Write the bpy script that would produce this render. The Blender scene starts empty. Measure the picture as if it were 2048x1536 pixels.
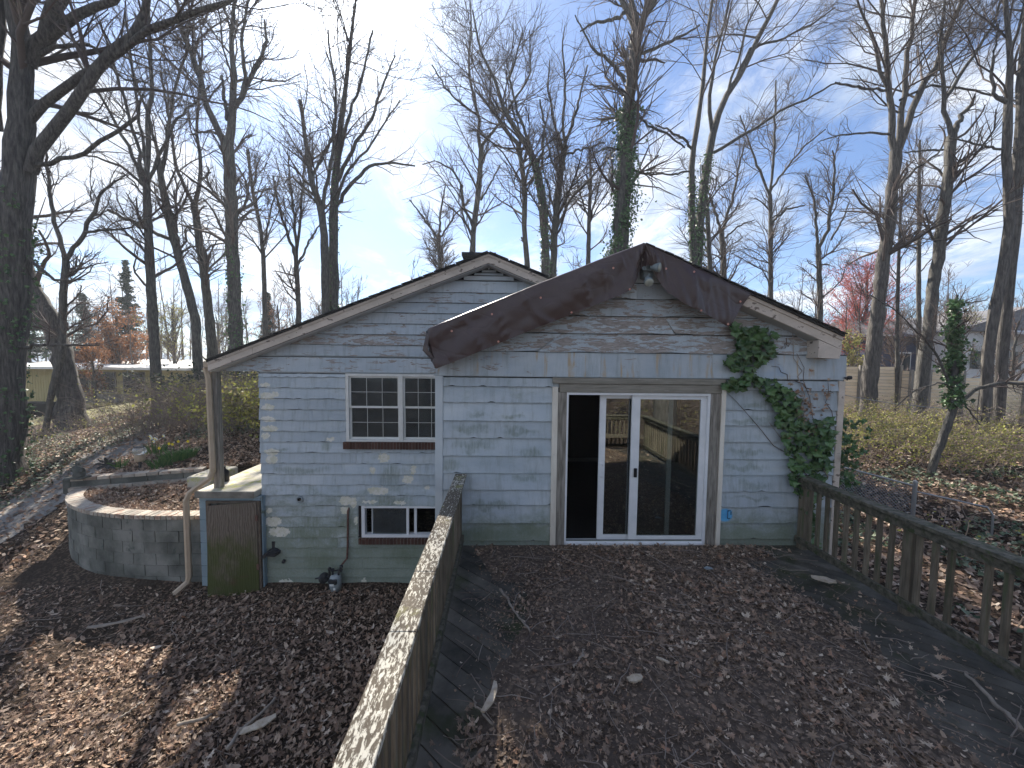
import bpy, math, random
import numpy as np
from mathutils import Vector, Matrix
random.seed(7)
RNG = np.random.default_rng(7)
SC = bpy.context.scene
COL = SC.collection
PI = math.pi

# ------------------------------------------------------------------ camera
CAMP = np.array([0.0, 0.0, 3.94])
FPX, CX, CY = 769.0, 1024.0, 768.0
PITCH, YAW, ROLL = math.radians(3.42), math.radians(1.4), math.radians(0.66)
fw = np.array([math.sin(YAW) * math.cos(PITCH), math.cos(YAW) * math.cos(PITCH), -math.sin(PITCH)])
r0 = np.array([math.cos(YAW), -math.sin(YAW), 0.0])
u0 = np.cross(r0, fw)
RT = r0 * math.cos(ROLL) + u0 * math.sin(ROLL)
UP = u0 * math.cos(ROLL) - r0 * math.sin(ROLL)
cd = bpy.data.cameras.new("camera"); cam = bpy.data.objects.new("camera", cd); COL.objects.link(cam)
cam.matrix_world = Matrix(((RT[0], UP[0], -fw[0], CAMP[0]), (RT[1], UP[1], -fw[1], CAMP[1]), (RT[2], UP[2], -fw[2], CAMP[2]), (0, 0, 0, 1)))
cd.sensor_width = 36; cd.lens = FPX / 2048 * 36; cd.clip_start = .05; cd.clip_end = 900
SC.camera = cam

# ------------------------------------------------------------------ nodes
def nd(nt, t, inp=None, **pr):
    n = nt.nodes.new(t)
    for k, v in pr.items(): setattr(n, k, v)
    for k, v in (inp or {}).items():
        s = n.inputs[k]
        if isinstance(v, bpy.types.NodeSocket): nt.links.new(v, s)
        else: s.default_value = v
    return n
def ramp(nt, fac, stops, interp='LINEAR'):
    n = nd(nt, 'ShaderNodeValToRGB', {0: fac}); e = n.color_ramp.elements; n.color_ramp.interpolation = interp
    while len(e) < len(stops): e.new(.5)
    for i, (p, c) in enumerate(stops):
        e[i].position = p; e[i].color = (*c, 1) if len(c) == 3 else c
    return n.outputs[0]
def mth(nt, op, a, b=None, c=None, clamp=False):
    i = {0: a}
    if b is not None: i[1] = b
    if c is not None: i[2] = c
    return nd(nt, 'ShaderNodeMath', i, operation=op, use_clamp=clamp).outputs[0]
def mix(nt, f, a, b, bt='MIX'):
    if isinstance(a, tuple) and len(a) == 3: a = (*a, 1)
    if isinstance(b, tuple) and len(b) == 3: b = (*b, 1)
    return nd(nt, 'ShaderNodeMix', {0: f, 6: a, 7: b}, data_type='RGBA', blend_type=bt).outputs[2]
def sstep(nt, v, lo, hi):
    return nd(nt, 'ShaderNodeMapRange', {0: v, 1: lo, 2: hi, 3: 0.0, 4: 1.0}, interpolation_type='SMOOTHSTEP').outputs[0]
def scl(nt, v, s):
    return nd(nt, 'ShaderNodeVectorMath', {0: v, 1: s}, operation='MULTIPLY').outputs[0]
def noise(nt, v, scale, det=4.0, rough=.6, dist=0.0):
    return nd(nt, 'ShaderNodeTexNoise', {'Vector': v, 'Scale': scale, 'Detail': det, 'Roughness': rough, 'Distortion': dist}).outputs[0]

# ------------------------------------------------------------------ world, sun, exposure
SUN_AZ, SUN_EL = math.radians(-24.2), math.radians(41.5)
SD = (math.sin(SUN_AZ) * math.cos(SUN_EL), math.cos(SUN_AZ) * math.cos(SUN_EL), math.sin(SUN_EL))
W = bpy.data.worlds.new("World"); SC.world = W; W.use_nodes = True
nt = W.node_tree; nt.nodes.clear()
sky = nd(nt, 'ShaderNodeTexSky', sky_type='NISHITA', sun_disc=False, sun_elevation=SUN_EL, sun_rotation=SUN_AZ, altitude=50, air_density=1.0, dust_density=.6, ozone_density=1.6)
tc = nd(nt, 'ShaderNodeTexCoord').outputs['Generated']
sx = nd(nt, 'ShaderNodeSeparateXYZ', {0: tc})
zz = mth(nt, 'ADD', mth(nt, 'MAXIMUM', sx.outputs[2], 0.0), .12)
cv = nd(nt, 'ShaderNodeCombineXYZ', {0: mth(nt, 'DIVIDE', sx.outputs[0], zz), 1: mth(nt, 'DIVIDE', sx.outputs[1], zz), 2: 0.0}).outputs[0]
rot = nd(nt, 'ShaderNodeMapping', {'Vector': cv, 'Rotation': (0, 0, math.radians(28)), 'Scale': (1.0, .55, 1), 'Location': (.8, .35, 0)}).outputs[0]
c1 = noise(nt, rot, 1.5, 12.0, .66, .5)
c2 = noise(nt, rot, .38, 3.0, .5)
dens = mth(nt, 'ADD', mth(nt, 'MULTIPLY', c1, .75), mth(nt, 'MULTIPLY', c2, .35))
dens = sstep(nt, dens, .485, .62)
dot = nd(nt, 'ShaderNodeVectorMath', {0: tc, 1: SD}, operation='DOT_PRODUCT').outputs['Value']
dot = mth(nt, 'MAXIMUM', dot, 0.0)
halo = mth(nt, 'POWER', dot, 14.0); core = mth(nt, 'POWER', dot, 90.0)
dens = mth(nt, 'ADD', dens, mth(nt, 'MULTIPLY', halo, .12), clamp=True)
cloudc = mix(nt, sstep(nt, noise(nt, rot, 1.7, 8.0), .40, .60), (2.6, 3.2, 4.2), (5.4, 5.6, 5.9))
skyc = mix(nt, 1.0, sky.outputs[0], (.47, .60, .77), 'MULTIPLY')
col = mix(nt, mth(nt, 'MULTIPLY', dens, .9), skyc, cloudc)
glow = mth(nt, 'ADD', mth(nt, 'MULTIPLY', halo, .5), mth(nt, 'MULTIPLY', core, 12.0))
gl = nd(nt, 'ShaderNodeCombineXYZ', {0: glow, 1: mth(nt, 'MULTIPLY', glow, 1.02), 2: mth(nt, 'MULTIPLY', glow, 1.03)}).outputs[0]
col = mix(nt, 1.0, col, gl, 'ADD')
bg = nd(nt, 'ShaderNodeBackground', {0: col, 1: .078})
nt.links.new(bg.outputs[0], nd(nt, 'ShaderNodeOutputWorld').inputs[0])
sl = bpy.data.lights.new("sun", 'SUN'); sl.energy = 5.0; sl.angle = math.radians(.55); sl.color = (1, .93, .82)
so = bpy.data.objects.new("sun", sl); COL.objects.link(so); so.location = (-8, 20, 25)
so.rotation_euler = Vector(SD).to_track_quat('Z', 'Y').to_euler()
vs = SC.view_settings; vs.view_transform = 'Standard'; vs.look = 'None'; vs.exposure = 1.5; vs.gamma = 1; vs.use_curve_mapping = False
SC.cycles.max_bounces = 6; SC.cycles.transparent_max_bounces = 8; SC.cycles.diffuse_bounces = 3; SC.cycles.glossy_bounces = 3
SC.cycles.sample_clamp_indirect = 8

# ------------------------------------------------------------------ building helpers
def ray(px, py):
    return fw + RT * ((px - CX) / FPX) + UP * (-(py - CY) / FPX)
def at(px, py, Y):
    d = ray(px, py); return CAMP + d * (Y / d[1])
def atz(px, py, Z):
    d = ray(px, py); return CAMP + d * ((Z - CAMP[2]) / d[2])
def X_(px, Y, py=900): return float(at(px, py, Y)[0])
def Z_(py, Y, px=1000): return float(at(px, py, Y)[2])
ORG = {}
def link(o, parent=None, loc=(0, 0, 0), kind=None, label=None, cat=None, group=None):
    COL.objects.link(o); w = Vector(loc)
    if parent is not None:
        o.parent = parent; o.location = w - ORG[parent.name]
    else: o.location = w
    ORG[o.name] = w
    if kind: o['kind'] = kind
    if label: o['label'] = label
    if cat: o['category'] = cat
    if group: o['group'] = group
    return o
def thing(name, loc, label, cat, group=None):
    return link(bpy.data.objects.new(name, None), None, loc, None, label, cat, group)
def npmesh(name, V, F, mats, smooth=False, tint=None, midx=None):
    """V (n,3); F: array (m,k) or list of arrays/lists"""
    me = bpy.data.meshes.new(name); V = np.asarray(V, dtype=np.float32)
    if isinstance(F, np.ndarray): loops = F.ravel(); sizes = np.full(len(F), F.shape[1])
    else:
        parts = [np.asarray(f) for f in F]
        if parts and parts[0].ndim == 2:
            loops = np.concatenate([p.ravel() for p in parts]); sizes = np.concatenate([np.full(len(p), p.shape[1]) for p in parts])
        else: loops = np.concatenate(parts); sizes = np.array([len(p) for p in parts])
    me.vertices.add(len(V)); me.vertices.foreach_set('co', V.ravel())
    me.loops.add(len(loops)); me.loops.foreach_set('vertex_index', loops.astype(np.int32))
    me.polygons.add(len(sizes)); st = np.concatenate([[0], np.cumsum(sizes)[:-1]])
    me.polygons.foreach_set('loop_start', st.astype(np.int32))
    try: me.polygons.foreach_set('loop_total', sizes.astype(np.int32))
    except Exception: pass
    me.polygons.foreach_set('use_smooth', np.full(len(sizes), smooth))
    for m in (mats if isinstance(mats, (list, tuple)) else [mats]): me.materials.append(m)
    if midx is not None: me.polygons.foreach_set('material_index', np.asarray(midx, dtype=np.int32))
    if tint is not None:
        a = me.attributes.new('tint', 'FLOAT', 'POINT'); a.data.foreach_set('value', np.asarray(tint, dtype=np.float32))
    me.update(); me.validate()
    return me
def part(name, V, F, m, parent=None, smooth=False, loc=None, tint=None, midx=None, **kw):
    """world-space geometry, origin moved to the parent's origin (or loc)"""
    o0 = np.array(loc if loc is not None else (ORG[parent.name] if parent is not None else (0, 0, 0)), dtype=float)
    me = npmesh(name, np.asarray(V, dtype=float) - o0, F, m, smooth, tint, midx)
    return link(bpy.data.objects.new(name, me), parent, tuple(o0), **kw)
def inst(name, me, parent, loc, rot=(0, 0, 0), scale=(1, 1, 1), **kw):
    o = bpy.data.objects.new(name, me); link(o, parent, loc, **kw)
    o.rotation_euler = rot; o.scale = scale; return o
BF = [(0, 3, 2, 1), (4, 5, 6, 7), (0, 1, 5, 4), (1, 2, 6, 5), (2, 3, 7, 6), (3, 0, 4, 7)]
class G:
    """collects shapes"""
    def __init__(s): s.v = []; s.f = []; s.m = []; s.k = 0; s.mi = 0
    def add(s, V, F):
        for f in F: s.f.append(tuple(i + s.k for i in f)); s.m.append(s.mi)
        s.v += [tuple(map(float, p)) for p in V]; s.k += len(V); return s
    def box(s, x0, x1, y0, y1, z0, z1, b=0.0):
        if b:
            # bevelled prism along z-aligned box: simple chamfer of the 4 vertical edges and the top rim
            P = [(x0 + b, y0), (x1 - b, y0), (x1, y0 + b), (x1, y1 - b), (x1 - b, y1), (x0 + b, y1), (x0, y1 - b), (x0, y0 + b)]
            c = ((x0 + x1) / 2, (y0 + y1) / 2)
            sh = lambda p: (c[0] + (p[0] - c[0]) * (1 - 2 * b / max(x1 - x0, 1e-6)), c[1] + (p[1] - c[1]) * (1 - 2 * b / max(y1 - y0, 1e-6)))
            V = [(*sh(p), z0) for p in P] + [(*p, z0 + b) for p in P] + [(*p, z1 - b) for p in P] + [(*sh(p), z1) for p in P]
            F = [tuple(reversed(range(8)))] + [(r * 8 + i, r * 8 + (i + 1) % 8, r * 8 + 8 + (i + 1) % 8, r * 8 + 8 + i) for r in range(3) for i in range(8)] + [tuple(range(24, 32))]
            return s.add(V, F)
        return s.add([(x0, y0, z0), (x1, y0, z0), (x1, y1, z0), (x0, y1, z0), (x0, y0, z1), (x1, y0, z1), (x1, y1, z1), (x0, y1, z1)], BF)
    def hexa(s, P): return s.add(P, BF)
    def prism(s, poly, axis, a, b):
        """polygon (2D) extruded along axis 'y' (poly=(x,z)) or 'z' (poly=(x,y)) or 'x' (poly=(y,z))"""
        n = len(poly)
        f = {'y': lambda p, t: (p[0], t, p[1]), 'z': lambda p, t: (p[0], p[1], t), 'x': lambda p, t: (t, p[0], p[1])}[axis]
        V = [f(p, a) for p in poly] + [f(p, b) for p in poly]
        return s.add(V, [tuple(range(n)), tuple(reversed(range(n, 2 * n)))] + [(i, i + n, (i + 1) % n + n, (i + 1) % n) for i in range(n)])
    def tube(s, pts, rad, sides=8, cap=True):
        pts = np.asarray(pts, float); rad = np.broadcast_to(np.asarray(rad, float), (len(pts),))
        V, F = tubes(pts[None], rad[None], sides)
        s.add(V, F.tolist())
        if cap:
            n = len(pts); s.f.append(tuple(reversed(range(s.k - n * sides, s.k - n * sides + sides)))); s.m.append(s.mi)
            s.f.append(tuple(range(s.k - sides, s.k))); s.m.append(s.mi)
        return s
    def lathe(s, prof, c, sides=14, axis=(0, 0, 1)):
        q = Vector((0, 0, 1)).rotation_difference(Vector(axis))
        V = []; n = len(prof)
        for r, h in prof:
            for k in range(sides):
                a = 2 * PI * k / sides; V.append(tuple(Vector(c) + q @ Vector((r * math.cos(a), r * math.sin(a), h))))
        F = [(r * sides + k, r * sides + (k + 1) % sides, (r + 1) * sides + (k + 1) % sides, (r + 1) * sides + k) for r in range(n - 1) for k in range(sides)]
        F += [tuple(reversed(range(sides))), tuple(range((n - 1) * sides, n * sides))]
        return s.add(V, F)
    def part(s, name, m, parent=None, smooth=False, loc=None, **kw):
        return part(name, s.v, s.f, m, parent, smooth, loc, midx=s.m if max(s.m) else None, **kw)
    def mesh(s, name, m, smooth=False): return npmesh(name, s.v, s.f, m, smooth)
def tubes(P, R, sides):
    """P (N,S,3), R (N,S) -> verts, quads; one tube per polyline"""
    N, S, _ = P.shape
    T = np.gradient(P, axis=1); T /= np.linalg.norm(T, axis=2, keepdims=True) + 1e-9
    ref = np.where(np.abs(T[..., 2:3]) > .9, np.array([1.0, 0, 0]), np.array([0, 0, 1.0]))
    if S > 1: ref = np.broadcast_to(np.where(np.abs(T[:, :1, 2:3]) > .8, np.array([1.0, .2, 0]), np.array([0.1, 0, 1.0])), T.shape)
    A = np.cross(T, ref); A /= np.linalg.norm(A, axis=2, keepdims=True) + 1e-9
    B = np.cross(T, A)
    an = np.arange(sides) * 2 * PI / sides
    V = P[:, :, None] + R[:, :, None, None] * (A[:, :, None] * np.cos(an)[:, None] + B[:, :, None] * np.sin(an)[:, None])
    base = (np.arange(N) * S * sides)[:, None, None]; r = (np.arange(S - 1) * sides)[None, :, None]; k = np.arange(sides)[None, None]
    k2 = (k + 1) % sides
    F = np.stack([base + r + k, base + r + k2, base + r + sides + k2, base + r + sides + k], -1).reshape(-1, 4)
    return V.reshape(-1, 3), F

# ------------------------------------------------------------------ materials
def newmat(name, rough=.8, spec=.3):
    m = bpy.data.materials.new(name); m.use_nodes = True; t = m.node_tree
    b = t.nodes['Principled BSDF']; b.inputs['Roughness'].default_value = rough; b.inputs['Specular IOR Level'].default_value = spec
    return m, t, b
def pos(t, obj=False):
    if not obj: return nd(t, 'ShaderNodeNewGeometry').outputs['Position']
    p = nd(t, 'ShaderNodeTexCoord').outputs['Object']; r = nd(t, 'ShaderNodeObjectInfo').outputs['Random']
    return nd(t, 'ShaderNodeVectorMath', {0: p, 1: nd(t, 'ShaderNodeVectorMath', {0: nd(t, 'ShaderNodeCombineXYZ', {0: r, 1: r, 2: r}).outputs[0], 1: (37., 53., 71.)}, operation='MULTIPLY').outputs[0]}, operation='ADD').outputs[0]
def M(name, cols, scale=4, st=(1, 1, 1), rough=.85, bump=.3, bs=None, obj=False, spec=.25, fine=None, vary=0.0, dist=0.0, lohi=(.35, .65), det=6.0, bd=.01):
    m, t, b = newmat(name, rough, spec)
    p = scl(t, pos(t, obj), st); n = noise(t, p, scale, det, .6, dist)
    k = len(cols)
    c = cols[0] if k == 1 else ramp(t, n, [(lohi[0] + (lohi[1] - lohi[0]) * i / (k - 1), cols[i]) for i in range(k)])
    if k == 1: c = mix(t, 0.0, cols[0], cols[0])
    if fine:
        c = mix(t, sstep(t, noise(t, p, fine[0], 5.0, .65), fine[2], fine[3]), c, fine[1])
    if vary:
        r = nd(t, 'ShaderNodeObjectInfo').outputs['Random']
        c = nd(t, 'ShaderNodeHueSaturation', {'Color': c, 'Value': mth(t, 'ADD', 1 - vary / 2, mth(t, 'MULTIPLY', r, vary)), 'Hue': .5, 'Saturation': 1.0, 'Fac': 1.0}).outputs[0]
    t.links.new(c, b.inputs[0])
    if bump:
        h = noise(t, p, bs or scale * 6, 6.0, .65)
        t.links.new(nd(t, 'ShaderNodeBump', {'Strength': bump, 'Distance': bd, 'Height': h}).outputs[0], b.inputs['Normal'])
    return m
def spots(t, p, lst, warp=.06, wscale=14.0, edge=.25):
    """mask of noise-edged blotches at fixed wall positions; lst of (x,z,rx,rz)"""
    w = nd(t, 'ShaderNodeTexNoise', {'Vector': p, 'Scale': wscale, 'Detail': 4.0}).outputs['Color']
    w = nd(t, 'ShaderNodeVectorMath', {0: w, 1: (.5, .5, .5)}, operation='SUBTRACT').outputs[0]
    w = scl(t, w, (warp * 2, warp * 2, warp * 2)); q = nd(t, 'ShaderNodeVectorMath', {0: p, 1: w}, operation='ADD').outputs[0]
    best = None
    for (x, z, rx, rz) in lst:
        d = nd(t, 'ShaderNodeVectorMath', {0: q, 1: (x, 0, z)}, operation='SUBTRACT').outputs[0]
        d = scl(t, d, (1 / rx, 0, 1 / rz)); l = nd(t, 'ShaderNodeVectorMath', {0: d}, operation='LENGTH').outputs['Value']
        best = l if best is None else mth(t, 'MINIMUM', best, l)
    return mth(t, 'SUBTRACT', 1.0, sstep(t, best, 1 - edge, 1 + edge))
def sp(lst, Y):
    o = []
    for (px, py, w, h) in lst:
        a = at(px, py, Y); o.append((float(a[0]), float(a[2]), w * Y / FPX / 2, h * Y / FPX / 2))
    return o
BLUE, BLUE2, BLUE3 = (.43, .485, .53), (.49, .535, .565), (.37, .43, .48)
def siding(name, flaky=0.0, mild=(0, 0), bare=None, rust=False, green=.0, blotch=None, blue=None, mildc=(.17, .20, .13)):
    m, t, b = newmat(name, .72, .25)
    p = pos(t); r = nd(t, 'ShaderNodeObjectInfo').outputs['Random']
    ro = nd(t, 'ShaderNodeCombineXYZ', {0: mth(t, 'MULTIPLY', r, 17.0), 1: 0.0, 2: 0.0}).outputs[0]
    pr = nd(t, 'ShaderNodeVectorMath', {0: p, 1: ro}, operation='ADD').outputs[0]
    c = ramp(t, noise(t, scl(t, pr, (1, 1, 2)), 1.6, 5.0, .6), [(.3, BLUE3), (.5, BLUE), (.7, BLUE2)])
    # streaked grime running down
    n2 = noise(t, scl(t, pr, (9, 1, 1.2)), 1.5, 6.0, .7)
    c = mix(t, mth(t, 'MULTIPLY', sstep(t, n2, .46, .72), .5), c, (.24, .27, .27))
    c = nd(t, 'ShaderNodeHueSaturation', {'Color': c, 'Value': mth(t, 'ADD', .9, mth(t, 'MULTIPLY', r, .2)), 'Hue': .5, 'Saturation': 1.0, 'Fac': 1.0}).outputs[0]
    if mild[1] or green:
        z = nd(t, 'ShaderNodeSeparateXYZ', {0: p}).outputs[2]
        g = nd(t, 'ShaderNodeMapRange', {0: z, 1: mild[0], 2: mild[1], 3: 1.0, 4: 0.0}).outputs[0]
        n3 = noise(t, scl(t, pr, (2.2, 1, 3)), 1.3, 8.0, .72, .4)
        f = sstep(t, mth(t, 'ADD', mth(t, 'MULTIPLY', g, .55), n3), .52, .92)
        n4 = noise(t, p, 40.0, 4.0, .7)
        f = mth(t, 'MULTIPLY', f, mth(t, 'ADD', .55, mth(t, 'MULTIPLY', n4, .6)), clamp=True)
        c = mix(t, mth(t, 'MULTIPLY', f, .95), c, mix(t, noise(t, p, 3.0), mildc, (.25, .28, .22)))
    if blotch:
        f = spots(t, p, blotch, .16, 5.0, .75)
        n5 = noise(t, scl(t, p, (8, 1, 3)), 6.0, 6.0, .75)
        zr_ = nd(t, 'ShaderNodeTexNoise', {'Vector': scl(t, pr, (16, 1, 1.6)), 'Scale': 2.2, 'Detail': 7.0, 'Roughness': .7}).outputs[0]
        c = mix(t, mth(t, 'MULTIPLY', sstep(t, mth(t, 'ADD', mth(t, 'MULTIPLY', f, .42), mth(t, 'ADD', mth(t, 'MULTIPLY', zr_, .55), mth(t, 'MULTIPLY', n5, .25))), .60, 1.02), .72), c, (.13, .16, .10))
    if flaky:
        nf = noise(t, scl(t, pr, (1.0, 1, 5.0)), 4.5, 10.0, .68, .5)
        big = noise(t, scl(t, pr, (1, 1, 1)), 1.1, 2.0)
        f = sstep(t, mth(t, 'ADD', nf, mth(t, 'MULTIPLY', big, .35)), .80 - flaky * .22, .815 - flaky * .22)
        c = mix(t, f, c, ramp(t, noise(t, scl(t, p, (1, 1, 8)), 12.0), [(.35, (.22, .19, .17)), (.65, (.38, .35, .33))]))
        bh = mth(t, 'SUBTRACT', 1.0, f)
    if rust:
        n6 = noise(t, scl(t, p, (1, 1, .05)), 11.0, 3.0, .6)
        n7 = noise(t, scl(t, p, (1, 1, .8)), 6.0, 6.0)
        c = mix(t, mth(t, 'MULTIPLY', sstep(t, n6, .55, .66), sstep(t, n7, .30, .62)), c, (.42, .34, .24))
        c = mix(t, mth(t, 'MULTIPLY', sstep(t, noise(t, p, 2.3, 4.0), .55, .7), .45), c, (.25, .36, .52))
    if bare:
        f = spots(t, p, bare, .055, 26.0, .03)
        c = mix(t, f, c, ramp(t, noise(t, p, 18.0), [(.4, (.66, .64, .58)), (.62, (.55, .54, .42))]))
    if blue:
        c = mix(t, spots(t, p, blue, .01, 30.0, .2), c, (.12, .42, .72))
    t.links.new(c, b.inputs[0])
    h = noise(t, scl(t, p, (1, 1, 2.5)), 26.0, 7.0, .65)
    if flaky: h = mth(t, 'ADD', mth(t, 'MULTIPLY', h, .5), bh)
    t.links.new(nd(t, 'ShaderNodeBump', {'Strength': .35, 'Distance': .006, 'Height': h}).outputs[0], b.inputs['Normal'])
    return m
YR, YL = 5.0, 6.6
bareL = sp([(532, 770, 20, 9), (536, 792, 30, 14), (538, 815, 24, 14), (538, 838, 28, 12), (541, 857, 34, 12), (532, 872, 18, 12), (545, 903, 28, 14), (545, 919, 24, 18),
            (552, 789, 14, 10), (768, 915, 22, 20), (746, 940, 11, 14), (827, 940, 10, 18), (816, 958, 22, 16), (757, 981, 42, 16), (854, 976, 10, 8), (693, 1001, 26, 18), (708, 1005, 12, 22),
            (690, 1020, 16, 14), (713, 1040, 8, 16), (547, 1042, 34, 18), (560, 1063, 44, 18), (540, 1020, 12, 10), (573, 1165, 34, 14), (729, 1161, 10, 10), (662, 878, 16, 8), (740, 1003, 30, 5), (800, 1005, 26, 8)], YL)
blotL = sp([(655, 890, 30, 24), (785, 950, 60, 60), (600, 940, 150, 18), (560, 898, 40, 12), (780, 1000, 120, 30), (690, 1040, 60, 40), (820, 1110, 120, 60), (640, 1120, 90, 60), (620, 1060, 120, 60)], YL)
blotR = sp([(955, 829, 60, 16), (1025, 831, 56, 14), (945, 858, 100, 22), (1040, 862, 90, 16), (950, 890, 110, 28), (1060, 905, 60, 30), (900, 930, 60, 40), (1050, 955, 80, 30), (980, 1010, 120, 20), (1060, 1060, 80, 40), (960, 1070, 120, 40),
            (1510, 810, 90, 18), (1495, 842, 110, 16), (1495, 902, 120, 20), (1490, 935, 110, 24), (1500, 970, 100, 24), (1500, 996, 110, 12)], YR)
m_sidL = siding('siding paint with mildew', mild=(.2, 2.0), bare=bareL, blotch=blotL, green=1, mildc=(.12, .155, .09))
m_sidR = siding('siding paint', mild=(1.45, 2.1), blotch=blotR, green=1, blue=sp([(1448, 1029, 30, 26)], YR), mildc=(.13, .17, .10))
m_sidG = siding('flaking siding paint', flaky=.66)
m_lapshade = M('painted lap shadow line', [(.03, .035, .035), (.075, .085, .09)], 9, bump=0)  # dark colour painting the overhang shadow between lapped boards
m_sidG2 = siding('gable siding paint', flaky=.22)
m_frieze = siding('rust streaked siding paint', rust=True, flaky=.05)
m_trimB = M('blue trim paint', [(.45, .50, .54), (.52, .565, .59)], 3, bump=.15)
m_fascia = M('weathered cream fascia paint', [(.50, .44, .38), (.63, .55, .48)], 4, (1, 1, 2), fine=(8, (.20, .165, .14), .60, .63), bump=.2)
m_casing = M('cream casing paint', [(.62, .57, .49), (.74, .70, .62)], 5, (3, 1, .6), fine=(14, (.20, .18, .15), .68, .72), bump=.2)
m_greywood = M('weathered grey wood', [(.14, .125, .105), (.25, .23, .20), (.33, .30, .27)], 5, (8, 8, .7), fine=(22, (.42, .40, .37), .70, .74), bump=.5, bs=30)
m_greywoodh = M('weathered grey header wood', [(.19, .175, .145), (.30, .28, .24)], 5, (.7, 8, 8), fine=(9, (.52, .50, .47), .66, .69), bump=.5, bs=30)
m_vinyl = M('white vinyl', [(.66, .68, .70), (.76, .77, .79)], 5, rough=.45, bump=0, spec=.4)
m_brick = M('dark red brick', [(.065, .036, .028), (.11, .056, .042)], 12, obj=True, vary=.4, bump=.4, bs=60)
m_brickc = M('worn coping brick', [(.30, .27, .23), (.42, .37, .31), (.26, .17, .13)], 7, obj=True, vary=.5, bump=.5, bs=50)
m_mortar = M('mortar', [(.26, .25, .23), (.34, .33, .30)], 10, bump=.3)
m_block = M('stained concrete block', [(.075, .08, .072), (.14, .145, .13), (.22, .22, .20)], 2.2, (1, 1, .8), fine=(4, (.07, .085, .075), .60, .72), vary=.28, bump=.5, bs=70)
m_blockb = M('blue painted block', [(.22, .31, .37), (.30, .38, .43)], 2.5, fine=(5, (.13, .17, .15), .56, .70), vary=.12, bump=.4, bs=60)
m_conc = M('mossy concrete', [(.44, .41, .34), (.56, .52, .44)], 2.5, fine=(3.5, (.42, .42, .17), .50, .64), bump=.3, bs=60)
m_conce = M('grey stained concrete', [(.14, .13, .11), (.26, .24, .21)], 5, bump=.5, bs=50)
m_shingle = M('asphalt shingle', [(.035, .035, .038), (.07, .07, .07)], 18, bump=.6, bs=120)
m_soffit = M('soffit paint', [(.45, .45, .44)], 4, bump=.1)
m_tan = M('tan metal downspout', [(.42, .33, .23), (.50, .40, .30)], 4, rough=.5, bump=.1, fine=(20, (.25, .2, .15), .68, .75))
m_dark = M('dark iron', [(.02, .022, .025), (.05, .05, .055)], 20, rough=.5, bump=.3)
m_rust = M('rusty pipe', [(.10, .05, .04), (.17, .10, .08)], 20, bump=.4)
m_meter = M('grey meter paint', [(.25, .29, .31), (.35, .39, .40)], 12, rough=.5, bump=.15)
m_white = M('white paper', [(.7, .7, .68)], 5, bump=0)
m_black = M('black plastic', [(.01, .01, .012)], 5, rough=.35, bump=0)
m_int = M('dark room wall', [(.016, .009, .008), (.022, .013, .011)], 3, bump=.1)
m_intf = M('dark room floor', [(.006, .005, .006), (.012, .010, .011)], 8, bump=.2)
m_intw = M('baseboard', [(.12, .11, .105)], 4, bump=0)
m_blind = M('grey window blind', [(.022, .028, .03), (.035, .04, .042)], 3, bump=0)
# door plywood with cathedral grain
m_door, t, b = newmat('plywood with open grain', .8)
p = pos(t); z = nd(t, 'ShaderNodeSeparateXYZ', {0: p}).outputs[2]
w = nd(t, 'ShaderNodeTexWave', {'Vector': scl(t, p, (1, 1, .3)), 'Scale': 9.0, 'Distortion': 11.0, 'Detail': 4.0, 'Detail Scale': 1.1}, bands_direction='X').outputs['Fac']
c = mix(t, sstep(t, w, .25, .85), (.17, .14, .11), (.105, .083, .066))
gz = nd(t, 'ShaderNodeMapRange', {0: z, 1: .15, 2: 1.25, 3: 1.0, 4: 0.0}).outputs[0]
ng = noise(t, scl(t, p, (1.4, 1, .8)), 2.2, 6.0, .6)
c = mix(t, sstep(t, mth(t, 'ADD', mth(t, 'MULTIPLY', gz, .4), ng), .55, .85), c, (.065, .075, .022))
c = mix(t, sstep(t, noise(t, scl(t, p, (1, 1, 2)), 1.6, 3.0), .58, .75), c, (.10, .055, .035))
t.links.new(c, b.inputs[0]); t.links.new(nd(t, 'ShaderNodeBump', {'Strength': .5, 'Distance': .004, 'Height': w}).outputs[0], b.inputs['Normal'])
# deck wood
m_rail = M('mossy grey rail timber', [(.055, .053, .038), (.11, .10, .075), (.17, .15, .118)], 4, (5, 5, 5), fine=(2.5, (.06, .075, .03), .52, .68), bump=.5, bs=18, vary=.35)
m_bal = M('weathered baluster timber', [(.11, .09, .066), (.21, .175, .13)], 5, (9, 9, .8), obj=True, fine=(2, (.10, .11, .06), .5, .7), bump=.5, bs=22, vary=.5)
m_deck = M('dark wet deck board', [(.05, .048, .042), (.095, .087, .074), (.14, .125, .105)], 3, (1, 1, 1), fine=(1.3, (.05, .055, .028), .52, .68), bump=.4, bs=60, vary=.5)
# rail cap with worn pale paint along the grain
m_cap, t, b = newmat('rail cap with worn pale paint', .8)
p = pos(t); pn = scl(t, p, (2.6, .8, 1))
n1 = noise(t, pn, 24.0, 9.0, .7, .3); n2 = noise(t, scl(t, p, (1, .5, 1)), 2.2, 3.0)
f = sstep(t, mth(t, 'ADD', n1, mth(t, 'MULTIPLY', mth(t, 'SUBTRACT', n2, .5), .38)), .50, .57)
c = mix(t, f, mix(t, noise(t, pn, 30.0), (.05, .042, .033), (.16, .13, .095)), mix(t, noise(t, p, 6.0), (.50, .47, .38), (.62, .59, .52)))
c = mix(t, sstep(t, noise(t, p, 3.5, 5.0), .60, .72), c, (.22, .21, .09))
t.links.new(c, b.inputs[0]); t.links.new(nd(t, 'ShaderNodeBump', {'Strength': .6, 'Distance': .006, 'Height': n1}).outputs[0], b.inputs['Normal'])
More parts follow.
